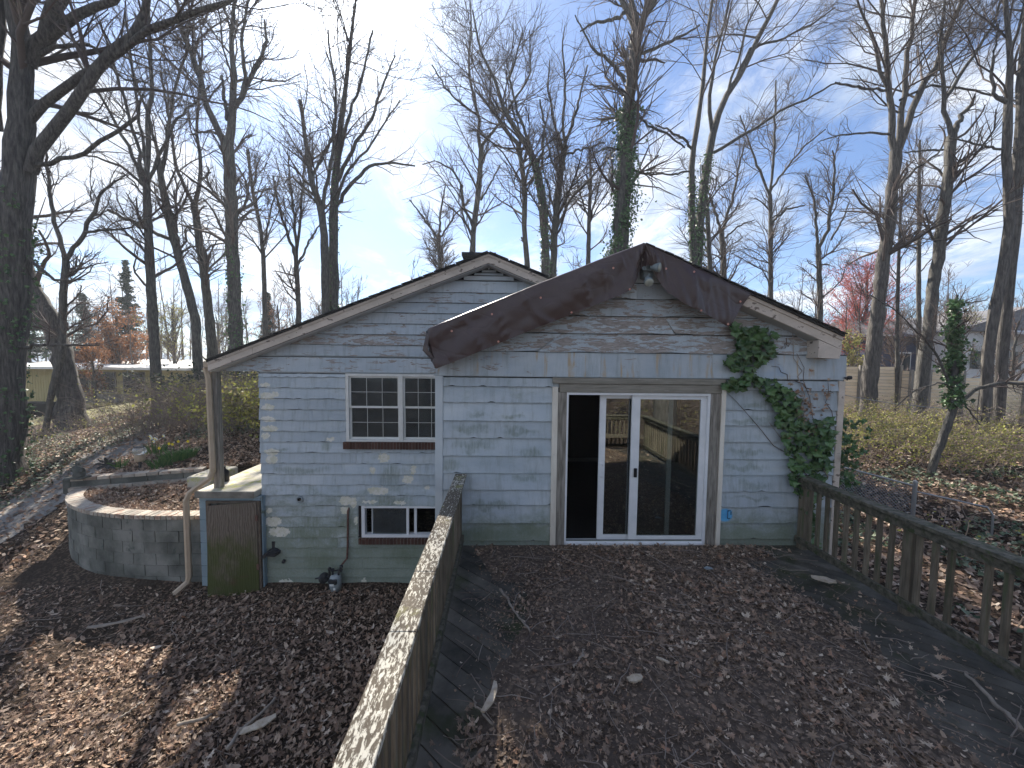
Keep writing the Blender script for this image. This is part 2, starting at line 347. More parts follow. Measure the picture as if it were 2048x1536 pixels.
# tarp
m_tarp, t, b = newmat('brown plastic tarp', .32, .5)
p = pos(t); c = mix(t, noise(t, p, 6.0, 5.0), (.048, .029, .030), (.066, .042, .042)); t.links.new(c, b.inputs[0])
t.links.new(nd(t, 'ShaderNodeBump', {'Strength': .35, 'Distance': .05, 'Height': mth(t, 'MINIMUM', nd(t, 'ShaderNodeTexVoronoi', {'Vector': nd(t, 'ShaderNodeVectorMath', {0: scl(t, p, (1, 1, 1.6)), 1: scl(t, nd(t, 'ShaderNodeTexNoise', {'Vector': p, 'Scale': 3.0}).outputs['Color'], (.35, .35, .35))}, operation='ADD').outputs[0], 'Scale': 3.2}, feature='DISTANCE_TO_EDGE').outputs['Distance'], .09)}).outputs[0], b.inputs['Normal'])
m_tarps, t, b = newmat('silver tarp face', .4, .5); b.inputs[0].default_value = (.45, .46, .47, 1)
m_grom, t, b = newmat('copper grommet', .4, .5); b.inputs[0].default_value = (.55, .26, .20, 1)
# glass
m_glass, t, b = newmat('window glass')
t.nodes.remove(b); fr = nd(t, 'ShaderNodeFresnel', {0: 1.5}).outputs[0]
gf = mth(t, 'ADD', mth(t, 'MULTIPLY', fr, 2.8), .04, clamp=True)
gb = nd(t, 'ShaderNodeBump', {'Strength': .03, 'Distance': .02, 'Height': noise(t, pos(t), 1.5, 1.0)}).outputs[0]
mx = nd(t, 'ShaderNodeMixShader', {0: gf, 1: nd(t, 'ShaderNodeBsdfTransparent', {0: (.72, .76, .75, 1)}).outputs[0], 2: nd(t, 'ShaderNodeBsdfGlossy', {0: (.9, .93, .93, 1), 1: .015, 'Normal': gb}).outputs[0]})
t.links.new(mx.outputs[0], t.nodes['Material Output'].inputs[0])
m_glassw, t, b = newmat('dusty window glass')
t.nodes.remove(b); fr = nd(t, 'ShaderNodeFresnel', {0: 1.45}).outputs[0]
mx = nd(t, 'ShaderNodeMixShader', {0: mth(t, 'MULTIPLY', fr, .9), 1: nd(t, 'ShaderNodeBsdfTransparent', {0: (.5, .55, .56, 1)}).outputs[0], 2: nd(t, 'ShaderNodeBsdfGlossy', {0: (.75, .88, .95, 1), 1: .06}).outputs[0]})
m2 = nd(t, 'ShaderNodeMixShader', {0: mth(t, 'MULTIPLY', noise(t, pos(t), 5.0, 5.0), .26), 1: mx.outputs[0], 2: nd(t, 'ShaderNodeBsdfDiffuse', {0: (.28, .30, .31, 1)}).outputs[0]})
t.links.new(m2.outputs[0], t.nodes['Material Output'].inputs[0])
# ground
def groundmat(name, cols, soil, bump=.8):
    m, t, b = newmat(name, .95, .1)
    p = pos(t)
    v = nd(t, 'ShaderNodeTexVoronoi', {'Vector': p, 'Scale': 22.0, 'Randomness': 1.0})
    c = ramp(t, nd(t, 'ShaderNodeSeparateColor', {0: v.outputs['Color']}).outputs[0], [(i / (len(cols) - 1), cols[i]) for i in range(len(cols))])
    c = mix(t, sstep(t, v.outputs['Distance'], .35, .6), c, soil)
    c = mix(t, sstep(t, noise(t, p, .7, 5.0), .45, .62), c, soil)
    c = mix(t, mth(t, 'MULTIPLY', noise(t, p, 50.0), .5), c, soil)
    t.links.new(c, b.inputs[0])
    h = mth(t, 'ADD', mth(t, 'MULTIPLY', v.outputs['Distance'], -.6), noise(t, p, 40.0, 5.0))
    t.links.new(nd(t, 'ShaderNodeBump', {'Strength': bump, 'Distance': .03, 'Height': h}).outputs[0], b.inputs['Normal'])
    return m
m_ground = groundmat('leaf littered soil', [(.10, .065, .045), (.17, .12, .085), (.24, .18, .13), (.14, .085, .06)], (.045, .032, .024))
m_grass = M('thin mossy grass', [(.10, .10, .035), (.16, .15, .055), (.13, .10, .06)], 3, fine=(9, (.20, .16, .10), .52, .66), bump=.8, bs=40)
m_soil = groundmat('dark deck compost', [(.22, .165, .125), (.30, .225, .17), (.15, .112, .088)], (.115, .088, .07))
m_asph = M('worn asphalt', [(.18, .17, .16), (.25, .235, .215)], 2, fine=(30, (.10, .095, .09), .55, .66), bump=.4, bs=90)
# tinted leaf materials
def tinted(name, cols, rough=.7, trans=0.0, spec=.25):
    m, t, b = newmat(name, rough, spec)
    a = nd(t, 'ShaderNodeAttribute', attribute_name='tint').outputs['Fac']
    c = ramp(t, a, [(i / max(1, len(cols) - 1), cols[i]) for i in range(len(cols))])
    t.links.new(c, b.inputs[0])
    if trans:
        tr = nd(t, 'ShaderNodeBsdfTranslucent', {0: c}).outputs[0]
        mx = nd(t, 'ShaderNodeMixShader', {0: trans, 1: b.outputs[0], 2: tr}); t.links.new(mx.outputs[0], t.nodes['Material Output'].inputs[0])
    return m
m_litter = tinted('dead oak leaves', [(.15, .10, .075), (.32, .225, .165), (.22, .145, .105), (.48, .37, .28), (.35, .205, .13), (.64, .54, .44)], .75, .12)
m_litterd = tinted('damp dead leaves and husks', [(.11, .08, .062), (.25, .18, .13), (.18, .125, .09), (.37, .275, .20), (.32, .185, .12), (.54, .44, .34)], .6, .0)
m_ivy = tinted('ivy leaves', [(.03, .065, .022), (.06, .13, .042), (.11, .20, .07), (.065, .105, .04)], .38, .15, .5)
m_ivyc = tinted('ivy ground cover leaves', [(.04, .07, .035), (.10, .14, .08), (.20, .24, .17), (.13, .09, .05)], .6, .15, .3)
m_yleaf = tinted('budding yellow green leaves', [(.26, .27, .07), (.40, .40, .10), (.30, .24, .13), (.16, .20, .06)], .7, .35)
m_orange = tinted('clinging orange leaves', [(.24, .10, .045), (.34, .16, .07), (.20, .12, .08)], .7, .35)
m_red = tinted('red maple buds', [(.42, .06, .045), (.55, .13, .09), (.26, .08, .07)], .7, .3)
m_conif = tinted('conifer needles', [(.012, .028, .016), (.025, .05, .028), (.04, .065, .035)], .7, .1)
m_daf = tinted('daffodil blades', [(.04, .13, .03), (.09, .22, .05), (.14, .26, .07)], .5, .3)
m_twig = tinted('bare twigs', [(.07, .055, .05), (.12, .095, .086), (.18, .15, .135)], .9)
m_bush = tinted('brushwood stems', [(.11, .08, .07), (.21, .165, .14), (.32, .27, .23)], .9)
m_yel, t, b = newmat('yellow petals'); b.inputs[0].default_value = (.85, .65, .04, 1)
m_wpet, t, b = newmat('white petals'); b.inputs[0].default_value = (.8, .8, .74, 1)
m_bark = M('grey brown bark', [(.05, .048, .045), (.095, .09, .082), (.145, .135, .12)], 6, (4, 4, .7), bump=.9, bs=9, bd=.04, obj=False)
m_barkb = M('big tree bark', [(.055, .05, .046), (.105, .096, .088), (.165, .15, .135)], 5, (4, 4, .6), bump=1.0, bs=7, bd=.06)

# ------------------------------------------------------------------ terrain
CP = np.array([(-4, 5.5, 0), (-7, 5.5, 0), (-9.5, 5, 0), (-4, 2, 0), (-8, 2, 0), (-1.2, 3, 0), (-1.2, 6, 0), (-6, -3, 0), (-14, 2, .1), (-16, -6, 0), (-8.9, 6.9, .05), (-8.9, 7.6, .25),
    (-7, 7.3, .3), (-7.6, 8.6, .9), (-9.9, 9.5, 1.0), (-11, 12, 1.45), (-12.6, 10, .75), (-11.7, 9, .5), (-17.7, 16, .98), (-26, 22, .44), (-20, 22, 1.6), (-16, 25, 2.3), (-6.8, 11, 1.7), (-6.2, 9.3, 1.35), (-5, 8, 1.0),
    (-3, 6.4, -.05), (-4.5, 6.5, -.04), (-1.2, 6.4, -.05), (-2.2, 5, -.02), (-.9, 4.2, .0), (-1, 1.5, 0), (-5.5, 6.3, -.02), (-18, 9, .3), (-26, 12, .2), (-40, 25, .1), (-1, 12, 1.2), (3, 12, 1.2), (5, -4, .7), (5.2, 4, .95), (6, 5, .95), (7.5, 7, 1.0), (9.4, 8.5, 1.36), (11, 9, 1.4), (9, 3, 1.0), (15, 5, 1.1), (15.3, 17, 1.8), (21, 15.5, 1.6), (30, 18, 1.6), (20, 28, 2.0),
    (6, 12, 1.2), (5, 20, 1.9), (0, 25, 2.3), (-8, 25, 2.4), (-7, 16, 2.0), (2, 4, .6), (2, -2, .4), (0, -10, .3), (-15, -20, 0), (15, -20, .6), (-45, -10, 0), (45, 0, 1.2), (45, 45, 2), (-45, 60, 1.5), (0, 60, 2.3), (30, -45, .5), (-30, -45, 0)], float)
_K = np.linalg.norm(CP[:, None, :2] - CP[None, :, :2], axis=2)
_A = np.block([[_K, np.ones((len(CP), 1))], [np.ones((1, len(CP))), np.zeros((1, 1))]])
_W = np.linalg.solve(_A + np.eye(len(_A)) * 1e-6, np.concatenate([CP[:, 2], [0]]))
def gz(x, y):
    x = np.asarray(x, float); y = np.asarray(y, float); s = np.full(np.broadcast(x, y).shape, _W[-1])
    xc = np.clip(x, -45, 45); yc = np.clip(y, -45, 60)
    for (a, b_, _), w_ in zip(CP, _W[:-1]): s = s + w_ * np.hypot(xc - a, yc - b_)
    return s + .03 * np.sin(x * 1.3 + y * .7) * np.sin(y * 1.1 - x * .4)
xs = np.concatenate([np.linspace(-110, -50, 5), np.linspace(-45, -14, 40), np.linspace(-13.5, 13.5, 109), np.linspace(14, 45, 40), np.linspace(50, 110, 5)])
ys = np.concatenate([np.linspace(-60, -30, 4), np.linspace(-25, -1, 16), np.linspace(-.7, 14, 59), np.linspace(14.5, 60, 60), np.linspace(66, 110, 6)])
GX, GY = np.meshgrid(xs, ys); GZ = gz(GX, GY)
n1, n2 = len(xs), len(ys); ii, jj = np.meshgrid(np.arange(n1 - 1), np.arange(n2 - 1)); b0 = (jj * n1 + ii).ravel()
part('ground', np.stack([GX, GY, GZ], -1).reshape(-1, 3), np.stack([b0, b0 + 1, b0 + n1 + 1, b0 + n1], 1), m_ground, smooth=True, kind='structure')
def sheet(name, path, m, off, nw=6, kind='structure'):
    """ribbon over the terrain; path of (x,y,width)"""
    P = np.array(path, float); tt = np.linspace(0, len(P) - 1, 60); Q = np.stack([np.interp(tt, range(len(P)), P[:, k]) for k in range(3)], 1)
    T = np.gradient(Q[:, :2], axis=0); T /= np.linalg.norm(T, axis=1, keepdims=True); Nn = np.stack([-T[:, 1], T[:, 0]], 1)
    w_ = np.linspace(-.5, .5, nw); jit = 1 + .08 * RNG.standard_normal(60)
    XY = Q[:, None, :2] + Nn[:, None] * (w_[None, :, None] * (Q[:, 2] * jit)[:, None, None])
    Zs = gz(XY[..., 0], XY[..., 1]) + off; V = np.concatenate([XY, Zs[..., None]], -1).reshape(-1, 3)
    i, j = np.meshgrid(np.arange(nw - 1), np.arange(59)); b = (j * nw + i).ravel()
    return part(name, V, np.stack([b, b + 1, b + nw + 1, b + nw], 1), m, smooth=True, kind=kind)
sheet('driveway', [(-13.5, 3.5, 4.2), (-11.6, 6, 3.4), (-10.8, 7.8, 2.2), (-10.6, 9.5, 1.7), (-11.2, 11.5, 1.5), (-12.5, 14, 1.4)], m_asph, .015)
sheet('lawn', [(-34, 20, 6), (-26, 19, 5), (-20, 19.5, 5), (-15, 21, 3)], m_grass, .02, 12)

# ------------------------------------------------------------------ leaf scatter
def template(kind, seed):
    r = np.random.default_rng(seed)
    if kind == 'oak':
        th = np.linspace(0, 2 * PI, 17)[:-1]; rad = np.where(np.arange(16) % 2 == 0, 1.0, .52) * (1 + .15 * r.standard_normal(16))
        x = np.cos(th) * rad * .5; y = np.sin(th) * rad * .30
    elif kind == 'ivy':
        th = np.radians([0, 28, 60, 95, 140, 165, 180, 195, 220, 265, 300, 332]); rad = np.array([.62, .36, .50, .36, .45, .40, .26, .40, .45, .36, .50, .36])
        x = np.cos(th) * rad; y = np.sin(th) * rad
    elif kind == 'oval':
        th = np.linspace(0, 2 * PI, 7)[:-1]; x = np.cos(th) * .5; y = np.sin(th) * .26 * (1 + .2 * r.standard_normal(6))
    else:
        x = np.array([-.5, 0, .5, 0]); y = np.array([0, .22, 0, -.22])
    c = r.uniform(.3, 1.1, 2); z = c[0] * x ** 2 - c[1] * y ** 2 * 1.5 + r.uniform(-.2, .3) * x * y
    V = np.stack([x, y, z], 1); n = len(x)
    if n == 4: V[:, 2] = [.06, 0, -.04, .08]; return V, np.array([(0, 1, 2), (0, 2, 3)])
    V = np.vstack([V, [(0, 0, -.03)]]); return V, np.array([(i, (i + 1) % n, n) for i in range(n)])
def scatter(P, S, kind, tilt=.5, rng=RNG, N=None, nvar=4, tintf=None, asp=1.0):
    """leaf meshes at P with size S; N = facing normals (else up). returns V,F,tint"""
    Vs, Fs, Ts = [], [], []; k = 0; idx = rng.integers(0, nvar, len(P)); S = np.broadcast_to(S, (len(P),))
    tint_all = rng.random(len(P)) if tintf is None else tintf
    for v in range(nvar):
        sel = idx == v
        if not sel.any(): continue
        TV, TF = template(kind, v + 11); TV = TV * np.array([1, asp, 1]); n = sel.sum()
        base = np.tile([0, 0, 1.0], (n, 1)) if N is None else N[sel]
        nn = base + tilt * rng.standard_normal((n, 3)); nn /= np.linalg.norm(nn, axis=1, keepdims=True)
        a = rng.standard_normal((n, 3)); a -= nn * (a * nn).sum(1, keepdims=True); a /= np.linalg.norm(a, axis=1, keepdims=True)
        b = np.cross(nn, a); s = S[sel][:, None]
        W_ = P[sel][:, None] + s[..., None] * (a[:, None] * TV[None, :, :1] + b[:, None] * TV[None, :, 1:2] + nn[:, None] * TV[None, :, 2:3])
        Vs.append(W_.reshape(-1, 3)); Fs.append((TF[None] + (np.arange(n) * len(TV))[:, None, None] + k).reshape(-1, 3)); k += n * len(TV)
        Ts.append(np.repeat(tint_all[sel], len(TV)))
    return np.vstack(Vs), np.vstack(Fs), np.concatenate(Ts)
def leafobj(name, P, S, kind, m, parent=None, **kw):
    a = {k: kw.pop(k) for k in ('tilt', 'N', 'tintf', 'asp', 'nvar') if k in kw}
    V, F, T = scatter(P, S, kind, **a); return part(name, V, F, m, parent, tint=T, kind=kw.pop('kind', 'stuff'), **kw)
def twigobj(name, P, R, sides, m, parent=None, tint=None, **kw):
    V, F = tubes(P, R, sides); t_ = np.repeat(RNG.random(len(P)) if tint is None else tint, P.shape[1] * sides)
    return part(name, V, F, m, parent, tint=t_, kind=kw.pop('kind', 'stuff'), smooth=True, **kw)
# ================================================================== HOUSE
house = thing('house', (0, 8, 0), 'pale blue clapboard house with two gables, brown tarp and sliding glass door', 'house')
ZD = 1.49     # deck floor
def board(parent, xb0, xb1, xt0, xt1, z0, z1, y, m, wav=.003, lap=.018, name='siding_board', n=None, chips=0):
    """lapped board: bottom edge xb0..xb1 at z0, top edge xt0..xt1 at z1 (front faces -Y)"""
    n = n or max(3, int((xb1 - xb0) / .25)); u = np.linspace(0, 1, n)
    jz = wav * RNG.standard_normal(n)
    for _ in range(chips): jz[RNG.integers(0, n)] += RNG.uniform(.01, .022)
    B = np.stack([xb0 + (xb1 - xb0) * u, np.full(n, y - lap), z0 + jz], 1)
    Bb = B.copy(); Bb[:, 1] = y - .003; Tp = np.stack([xt0 + (xt1 - xt0) * u, np.full(n, y - .005), np.full(n, z1)], 1)
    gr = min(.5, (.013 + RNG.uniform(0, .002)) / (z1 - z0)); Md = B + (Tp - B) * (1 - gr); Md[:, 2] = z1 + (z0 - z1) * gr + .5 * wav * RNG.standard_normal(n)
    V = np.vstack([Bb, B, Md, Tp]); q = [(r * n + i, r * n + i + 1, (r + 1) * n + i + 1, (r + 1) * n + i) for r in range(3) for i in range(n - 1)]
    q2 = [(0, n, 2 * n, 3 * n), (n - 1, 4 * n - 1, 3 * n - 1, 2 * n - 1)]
    return part(name, V, np.array(q + q2), [m, m_lapshade], parent, midx=[1] * (n - 1) + [0] * (n - 1) + [1] * (n - 1) + [0, 0])  # underside and strip below the next lap coloured dark as painted shade
def fp(px, py, Y): a = at(px, py, Y); return float(a[0]), float(a[2])
# --- roof geometry (x,z) at the gable faces
RPk = fp(1288, 489, 4.78); RLe = fp(853, 662, 4.78); RRi = fp(1688, 669, 4.78)
LPk = fp(977, 504, 6.35); LLe = fp(414, 721, 6.35)
LRi = (4.3, LPk[1] - (4.3 - LPk[0]) * (LPk[1] - LLe[1]) / (LPk[0] - LLe[0]))
def slab(e, pk, y0, y1, th=.028):
    dx, dz = pk[0] - e[0], pk[1] - e[1]
    return [(e[0], y0, e[1] - th), (pk[0], y0, pk[1] - th), (pk[0], y1, pk[1] - th), (e[0], y1, e[1] - th), (e[0], y0, e[1]), (pk[0], y0, pk[1]), (pk[0], y1, pk[1]), (e[0], y1, e[1])]
roofL = part('roof', G().hexa(slab(LLe, LPk, 6.33, 15)).hexa(slab((LRi[0], LRi[1]), LPk, 6.33, 15)).v, G().hexa(slab(LLe, LPk, 6.33, 15)).hexa(slab(LRi, LPk, 6.33, 15)).f, m_shingle, house)
g = G().hexa(slab(RLe, RPk, 4.76, 11)).hexa(slab(RRi, RPk, 4.76, 11)); roofR = g.part('roof', m_shingle, house)
# ragged shingle edges standing a little over the rake
def shingle_edge(parent, a, b, y, n, up=.0):
    me = None
    for i in range(n):
        t0, t1 = i / n, (i + .94) / n; x0, z0 = a[0] + (b[0] - a[0]) * t0, a[1] + (b[1] - a[1]) * t0; x1, z1 = a[0] + (b[0] - a[0]) * t1, a[1] + (b[1] - a[1]) * t1
        h = .008 + random.uniform(0, .007); g = G(); dy = random.uniform(0, .02)
        g.hexa([(x0, y - .03 - dy, z0 + .002), (x1, y - .03 - dy, z1 + .002), (x1, y + .2, z1 + .002), (x0, y + .2, z0 + .002), (x0, y - .03 - dy, z0 + h + .006), (x1, y - .03 - dy, z1 + h), (x1, y + .2, z1 + h), (x0, y + .2, z0 + h + .006)])
        g.part('shingle', m_shingle, parent)
shingle_edge(roofL, LLe, LPk, 6.33, 26); shingle_edge(roofL, LRi, LPk, 6.33, 14); shingle_edge(roofR, RRi, RPk, 4.76, 22)
G().box(LPk[0] - .45, LPk[0] + .12, 6.5, 15, LPk[1] - .02, LPk[1] + .035).part('ridge_cap', m_shingle, roofL)
def fascia(a, b, y, w, joints=(), m=m_fascia, parent=house, up=.031, th=.022):
    """sloping barge board in pieces between a and b"""
    ts = [0] + list(joints) + [1]
    for t0, t1 in zip(ts[:-1], ts[1:]):
        t1 = t1 - .0012 if t1 < 1 else t1
        x0, z0 = a[0] + (b[0] - a[0]) * t0, a[1] + (b[1] - a[1]) * t0 - up; x1, z1 = a[0] + (b[0] - a[0]) * t1, a[1] + (b[1] - a[1]) * t1 - up
        g = G(); g.hexa([(x0, y, z0 - w), (x1, y, z1 - w), (x1, y + th, z1 - w), (x0, y + th, z0 - w), (x0, y, z0), (x1, y, z1), (x1, y + th, z1), (x0, y + th, z0)])
        g.part('fascia_board', m, parent)
fascia(LLe, LPk, 6.36, .14, (.16,)); fascia((LRi[0], LRi[1]), LPk, 6.36, .14, (.5,)); fascia(LLe, LPk, 6.345, .035, (), up=.029, th=.012); fascia(LRi, LPk, 6.345, .035, (), up=.029, th=.012)
fascia(RRi, RPk, 4.80, .155, (.55,)); fascia(RLe, RPk, 4.80, .155, (.6,)); fascia(RRi, RPk, 4.787, .045, (), up=.029, th=.012)
g = G()  # soffits closing the overhangs
for (e, pk, y0, y1) in ((LLe, LPk, 6.385, 6.6), (LRi, LPk, 6.385, 6.6), (RLe, RPk, 4.825, 5.0), (RRi, RPk, 4.825, 5.0)):
    x0, z0, x1, z1 = e[0], e[1] - .19, pk[0], pk[1] - .19
    g.hexa([(x0, y0, z0), (x1, y0, z1), (x1, y1, z1), (x0, y1, z0), (x0, y0, z0 + .012), (x1, y0, z1 + .012), (x1, y1, z1 + .012), (x0, y1, z0 + .012)])
g.part('soffit', m_soffit, house)
# --- walls (backing)
WLx0, WLx1 = X_(522, YL), 4.2
WRx0, WRx1 = X_(871, YR), X_(1679, YR)
RTb = lambda x, e, pk, ri, off: (pk[1] - (pk[1] - e[1]) / (pk[0] - e[0]) * (pk[0] - x) if x < pk[0] else pk[1] - (pk[1] - ri[1]) / (ri[0] - pk[0]) * (x - pk[0])) - off
dL, dR = X_(1113, YR), X_(1433, YR)      # door opening
dT = Z_(775, YR, 1275); dB = ZD + .03
wR = G()
wR.box(WRx0 + .01, dL, YR, YR + .12, 0, 3.6).box(dR, WRx1 - .01, YR, YR + .12, 0, 3.6).box(dL, dR, YR, YR + .12, dT, 3.6).box(dL, dR, YR, YR + .12, 0, ZD - .06)
wR.prism([(WRx0 + .01, 3.6), (WRx1 - .01, 3.6), (WRx1 - .01, RTb(WRx1, RLe, RPk, RRi, .17)), (RPk[0], RPk[1] - .17), (WRx0 + .01, RTb(WRx0, RLe, RPk, RRi, .17))], 'y', YR, YR + .12)
wR.box(WRx0 + .01, WRx0 + .13, YR + .12, YL - .02, 0, 3.95).box(WRx1 - .13, WRx1 - .01, YR + .12, 12, 0, 3.95)
wallR = wR.part('wall', m_trimB, house)
wL = G()
wx0, wx1, wz0, wz1 = X_(694, YL), -.93, Z_(883, YL, 780), Z_(748, YL, 780)     # upper window opening
bx0, bx1, bz0, bz1 = X_(722, YL), -.93, Z_(1074, YL, 780), Z_(1011, YL, 780)   # basement window
LT = Z_(744, YL, 700)
wL.box(WLx0 + .01, wx0, YL, YL + .12, 0, LT).box(wx1, WRx0 + .1, YL, YL + .12, 0, LT).box(wx0, wx1, YL, YL + .12, wz1, LT).box(wx0, wx1, YL, YL + .12, bz1, wz0).box(wx0, bx0, YL, YL + .12, bz0, bz1).box(wx0, wx1, YL, YL + .12, 0, bz0)
LRT = lambda x, off=.17: RTb(x, LLe, LPk, LRi, off)
xl = X_(440, YL)
wL.prism([(xl, LT + .0), (WRx0 + .1, LT), (WRx0 + .1, 4.02), (WLx1, 4.02), (LPk[0], LPk[1] - .17), (xl, LRT(xl) + .02)], 'y', YL, YL + .10)
wL.box(WLx0 + .01, WLx0 + .13, YL + .12, 15, 0, LT)
wallL = wL.part('wall', m_trimB, house)
# --- left wing siding rows
rows = [747, 753.5, 775, 797, 818.5, 840, 862, 883, 904, 925.5, 947, 968.5, 989.5, 1010, 1031.5, 1052, 1073.5, 1094, 1113.5, 1134.5, 1153, 1176]
zr = [Z_(y, YL, 600) for y in rows]; zr[-1] = -.05
for k in range(len(zr) - 1):
    z1, z0 = zr[k], zr[k + 1]; zc = (z0 + z1) / 2
    if zc > wz0 - .03: xe = wx0 - .005
    elif bz0 - .03 < zc < bz1: xe = bx0 - .06
    else: xe = WRx0 - .02
    xs0 = WLx0 + RNG.uniform(-.012, .012)
    cuts = [xs0]; c = WLx0 + RNG.uniform(.8, 1.9)
    while c < xe - .5: cuts.append(c); c += 1.85
    cuts.append(xe)
    for a, b in zip(cuts[:-1], cuts[1:]):
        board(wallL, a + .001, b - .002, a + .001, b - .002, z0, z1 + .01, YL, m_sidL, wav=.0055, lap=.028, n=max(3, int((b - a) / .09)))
# left wing gable rows (clipped to the rake)
def gable_rows(parent, zlist, y, e, pk, ri, off, mats, xmin=None, xmax=None, joints=None, lap=.03, chips=0):
    sl = lambda z, side: (pk[0] - (pk[1] - off - z) / ((pk[1] - e[1]) / (pk[0] - e[0]))) if side < 0 else (pk[0] + (pk[1] - off - z) / ((pk[1] - ri[1]) / (ri[0] - pk[0])))
    for k in range(len(zlist) - 1):
        z1, z0 = zlist[k], zlist[k + 1]
        a0, b0_, a1, b1 = sl(z0, -1), sl(z0, 1), sl(z1, -1), sl(z1, 1)
        if xmin is not None: a0 = max(a0, xmin); a1 = max(a1, xmin)
        if xmax is not None: b0_ = min(b0_, xmax); b1 = min(b1, xmax)
        js = [0, 1] if not joints else [0] + joints[k % len(joints)] + [1]
        for s0, s1 in zip(js[:-1], js[1:]):
            L = lambda u, p, q: p + (q - p) * u
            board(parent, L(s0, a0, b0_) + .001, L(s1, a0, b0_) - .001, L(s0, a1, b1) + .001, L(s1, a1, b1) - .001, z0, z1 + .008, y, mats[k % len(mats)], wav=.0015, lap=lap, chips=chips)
gl_ = [Z_(y, YL, 900) for y in (561.5, 585, 606, 627, 649, 670.5, 692, 714.5)]
gable_rows(wallL, gl_, YL, LLe, LPk, LRi, .175, [m_sidG2, m_sidG2, m_sidG2, m_sidG2, m_sidG2, m_sidG, m_sidG2], xmax=4.1, joints=[[.3], [.55], [.2, .7], [.45], [.3], [.6], [.35]])
zf0, zf1 = Z_(744, YL, 640), Z_(714.5, YL, 640)
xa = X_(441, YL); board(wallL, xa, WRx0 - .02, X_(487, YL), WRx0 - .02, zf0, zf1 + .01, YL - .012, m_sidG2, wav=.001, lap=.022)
G().box(xa + .05, WRx0 - .02, YL - .03, YL + .5, zf0 - .0, zf0 + .02).part('soffit', m_soffit, house)
# gable vent: louvre slats in a triangular frame
vz = [Z_(y, YL, 977) for y in (528, 534, 540, 546, 552, 561)]
vent = G().prism([(LPk[0] - 1.0, vz[-1]), (LPk[0] + 1.0, vz[-1]), (LPk[0], LPk[1] - .18)], 'y', YL - .012, YL - .004).part('gable_vent', m_black, house)
for k in range(5):
    z1, z0 = vz[k], vz[k + 1]; zz_ = z0 + .012; hw = (LPk[1] - .20 - (z0 + z1) / 2) / ((LPk[1] - LLe[1]) / (LPk[0] - LLe[0])) - .02
    if k == 4: G().box(LPk[0] - hw - .02, LPk[0] + hw + .02, YL - .035, YL - .012, z0, z1 - .012).part('vent_frame', m_trimB, vent)
    else: G().hexa([(LPk[0] - hw, YL - .05, z0), (LPk[0] + hw, YL - .05, z0), (LPk[0] + hw, YL - .012, z1 - .014), (LPk[0] - hw, YL - .012, z1 - .014), (LPk[0] - hw, YL - .05, z0 + .008), (LPk[0] + hw, YL - .05, z0 + .008), (LPk[0] + hw, YL - .012, z1 - .006), (LPk[0] - hw, YL - .012, z1 - .006)]).part('louvre_slat', m_trimB, vent)
# --- right wing siding
cbx = WRx0 + .105
G().box(WRx0, WRx0 + .1, YR - .03, YR, 0, Z_(751, YR, 880), .003).part('corner_board', m_trimB, wallR)
G().box(WRx1 - .085, WRx1, YR - .03, YR, 0, Z_(762, YR, 1670), .003).part('corner_board', m_fascia, wallR)
oL, oR = X_(1103, YR), X_(1441, YR)
rl = [755, 772.5, 804.5, 841, 875.5, 910.5, 945, 978, 1008, 1044.5, 1080, 1104]; rr = [761, 781, 820, 851, 883.5, 917.5, 949.5, 982, 1013, 1044.5, 1076, 1109]
zl = [Z_(y, YR, 1000) for y in rl] + [1.28, 1.1, .9, .7, .5, .3, .1]; zq = [Z_(y, YR, 1560) for y in rr] + [1.28, 1.1, .9, .7, .5, .3]
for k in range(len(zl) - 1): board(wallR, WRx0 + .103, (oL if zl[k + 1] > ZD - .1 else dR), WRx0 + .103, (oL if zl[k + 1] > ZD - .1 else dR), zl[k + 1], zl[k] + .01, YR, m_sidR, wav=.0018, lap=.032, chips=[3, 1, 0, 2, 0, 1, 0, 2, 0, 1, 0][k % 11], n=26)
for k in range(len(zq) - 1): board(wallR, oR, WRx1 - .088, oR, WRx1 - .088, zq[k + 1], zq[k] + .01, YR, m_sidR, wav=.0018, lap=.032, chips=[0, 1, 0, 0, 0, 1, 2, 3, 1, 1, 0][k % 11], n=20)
za = [Z_(y, YR, 1280) for y in (567, 599, 633.5, 668.5, 706)]
gable_rows(wallR, za, YR, RLe, RPk, RRi, .20, [m_sidG2, m_sidG, m_sidG, m_sidG], xmax=X_(1632, YR), joints=[[.5], [.31], [.1, .62], [.28, .72]], lap=.034, chips=2)
zt0, zt1 = Z_(755, YR, 1280), Z_(706, YR, 1280)
fj = [WRx0 - .02, X_(1196, YR), X_(1416, YR), WRx1 + .005]
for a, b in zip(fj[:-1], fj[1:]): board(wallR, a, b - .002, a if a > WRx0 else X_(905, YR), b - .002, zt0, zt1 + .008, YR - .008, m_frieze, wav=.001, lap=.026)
# boxed eave return at the right rake
a = fp(1638, 684, 4.79); b = fp(1679, 716, 4.79)
G().prism([(a[0], b[1]), (b[0], b[1] - .01), (b[0] + .02, RRi[1] - .19), (a[0], RTb(a[0], RLe, RPk, RRi, .2))], 'y', 4.79, 4.99).part('eave_return', m_fascia, house)
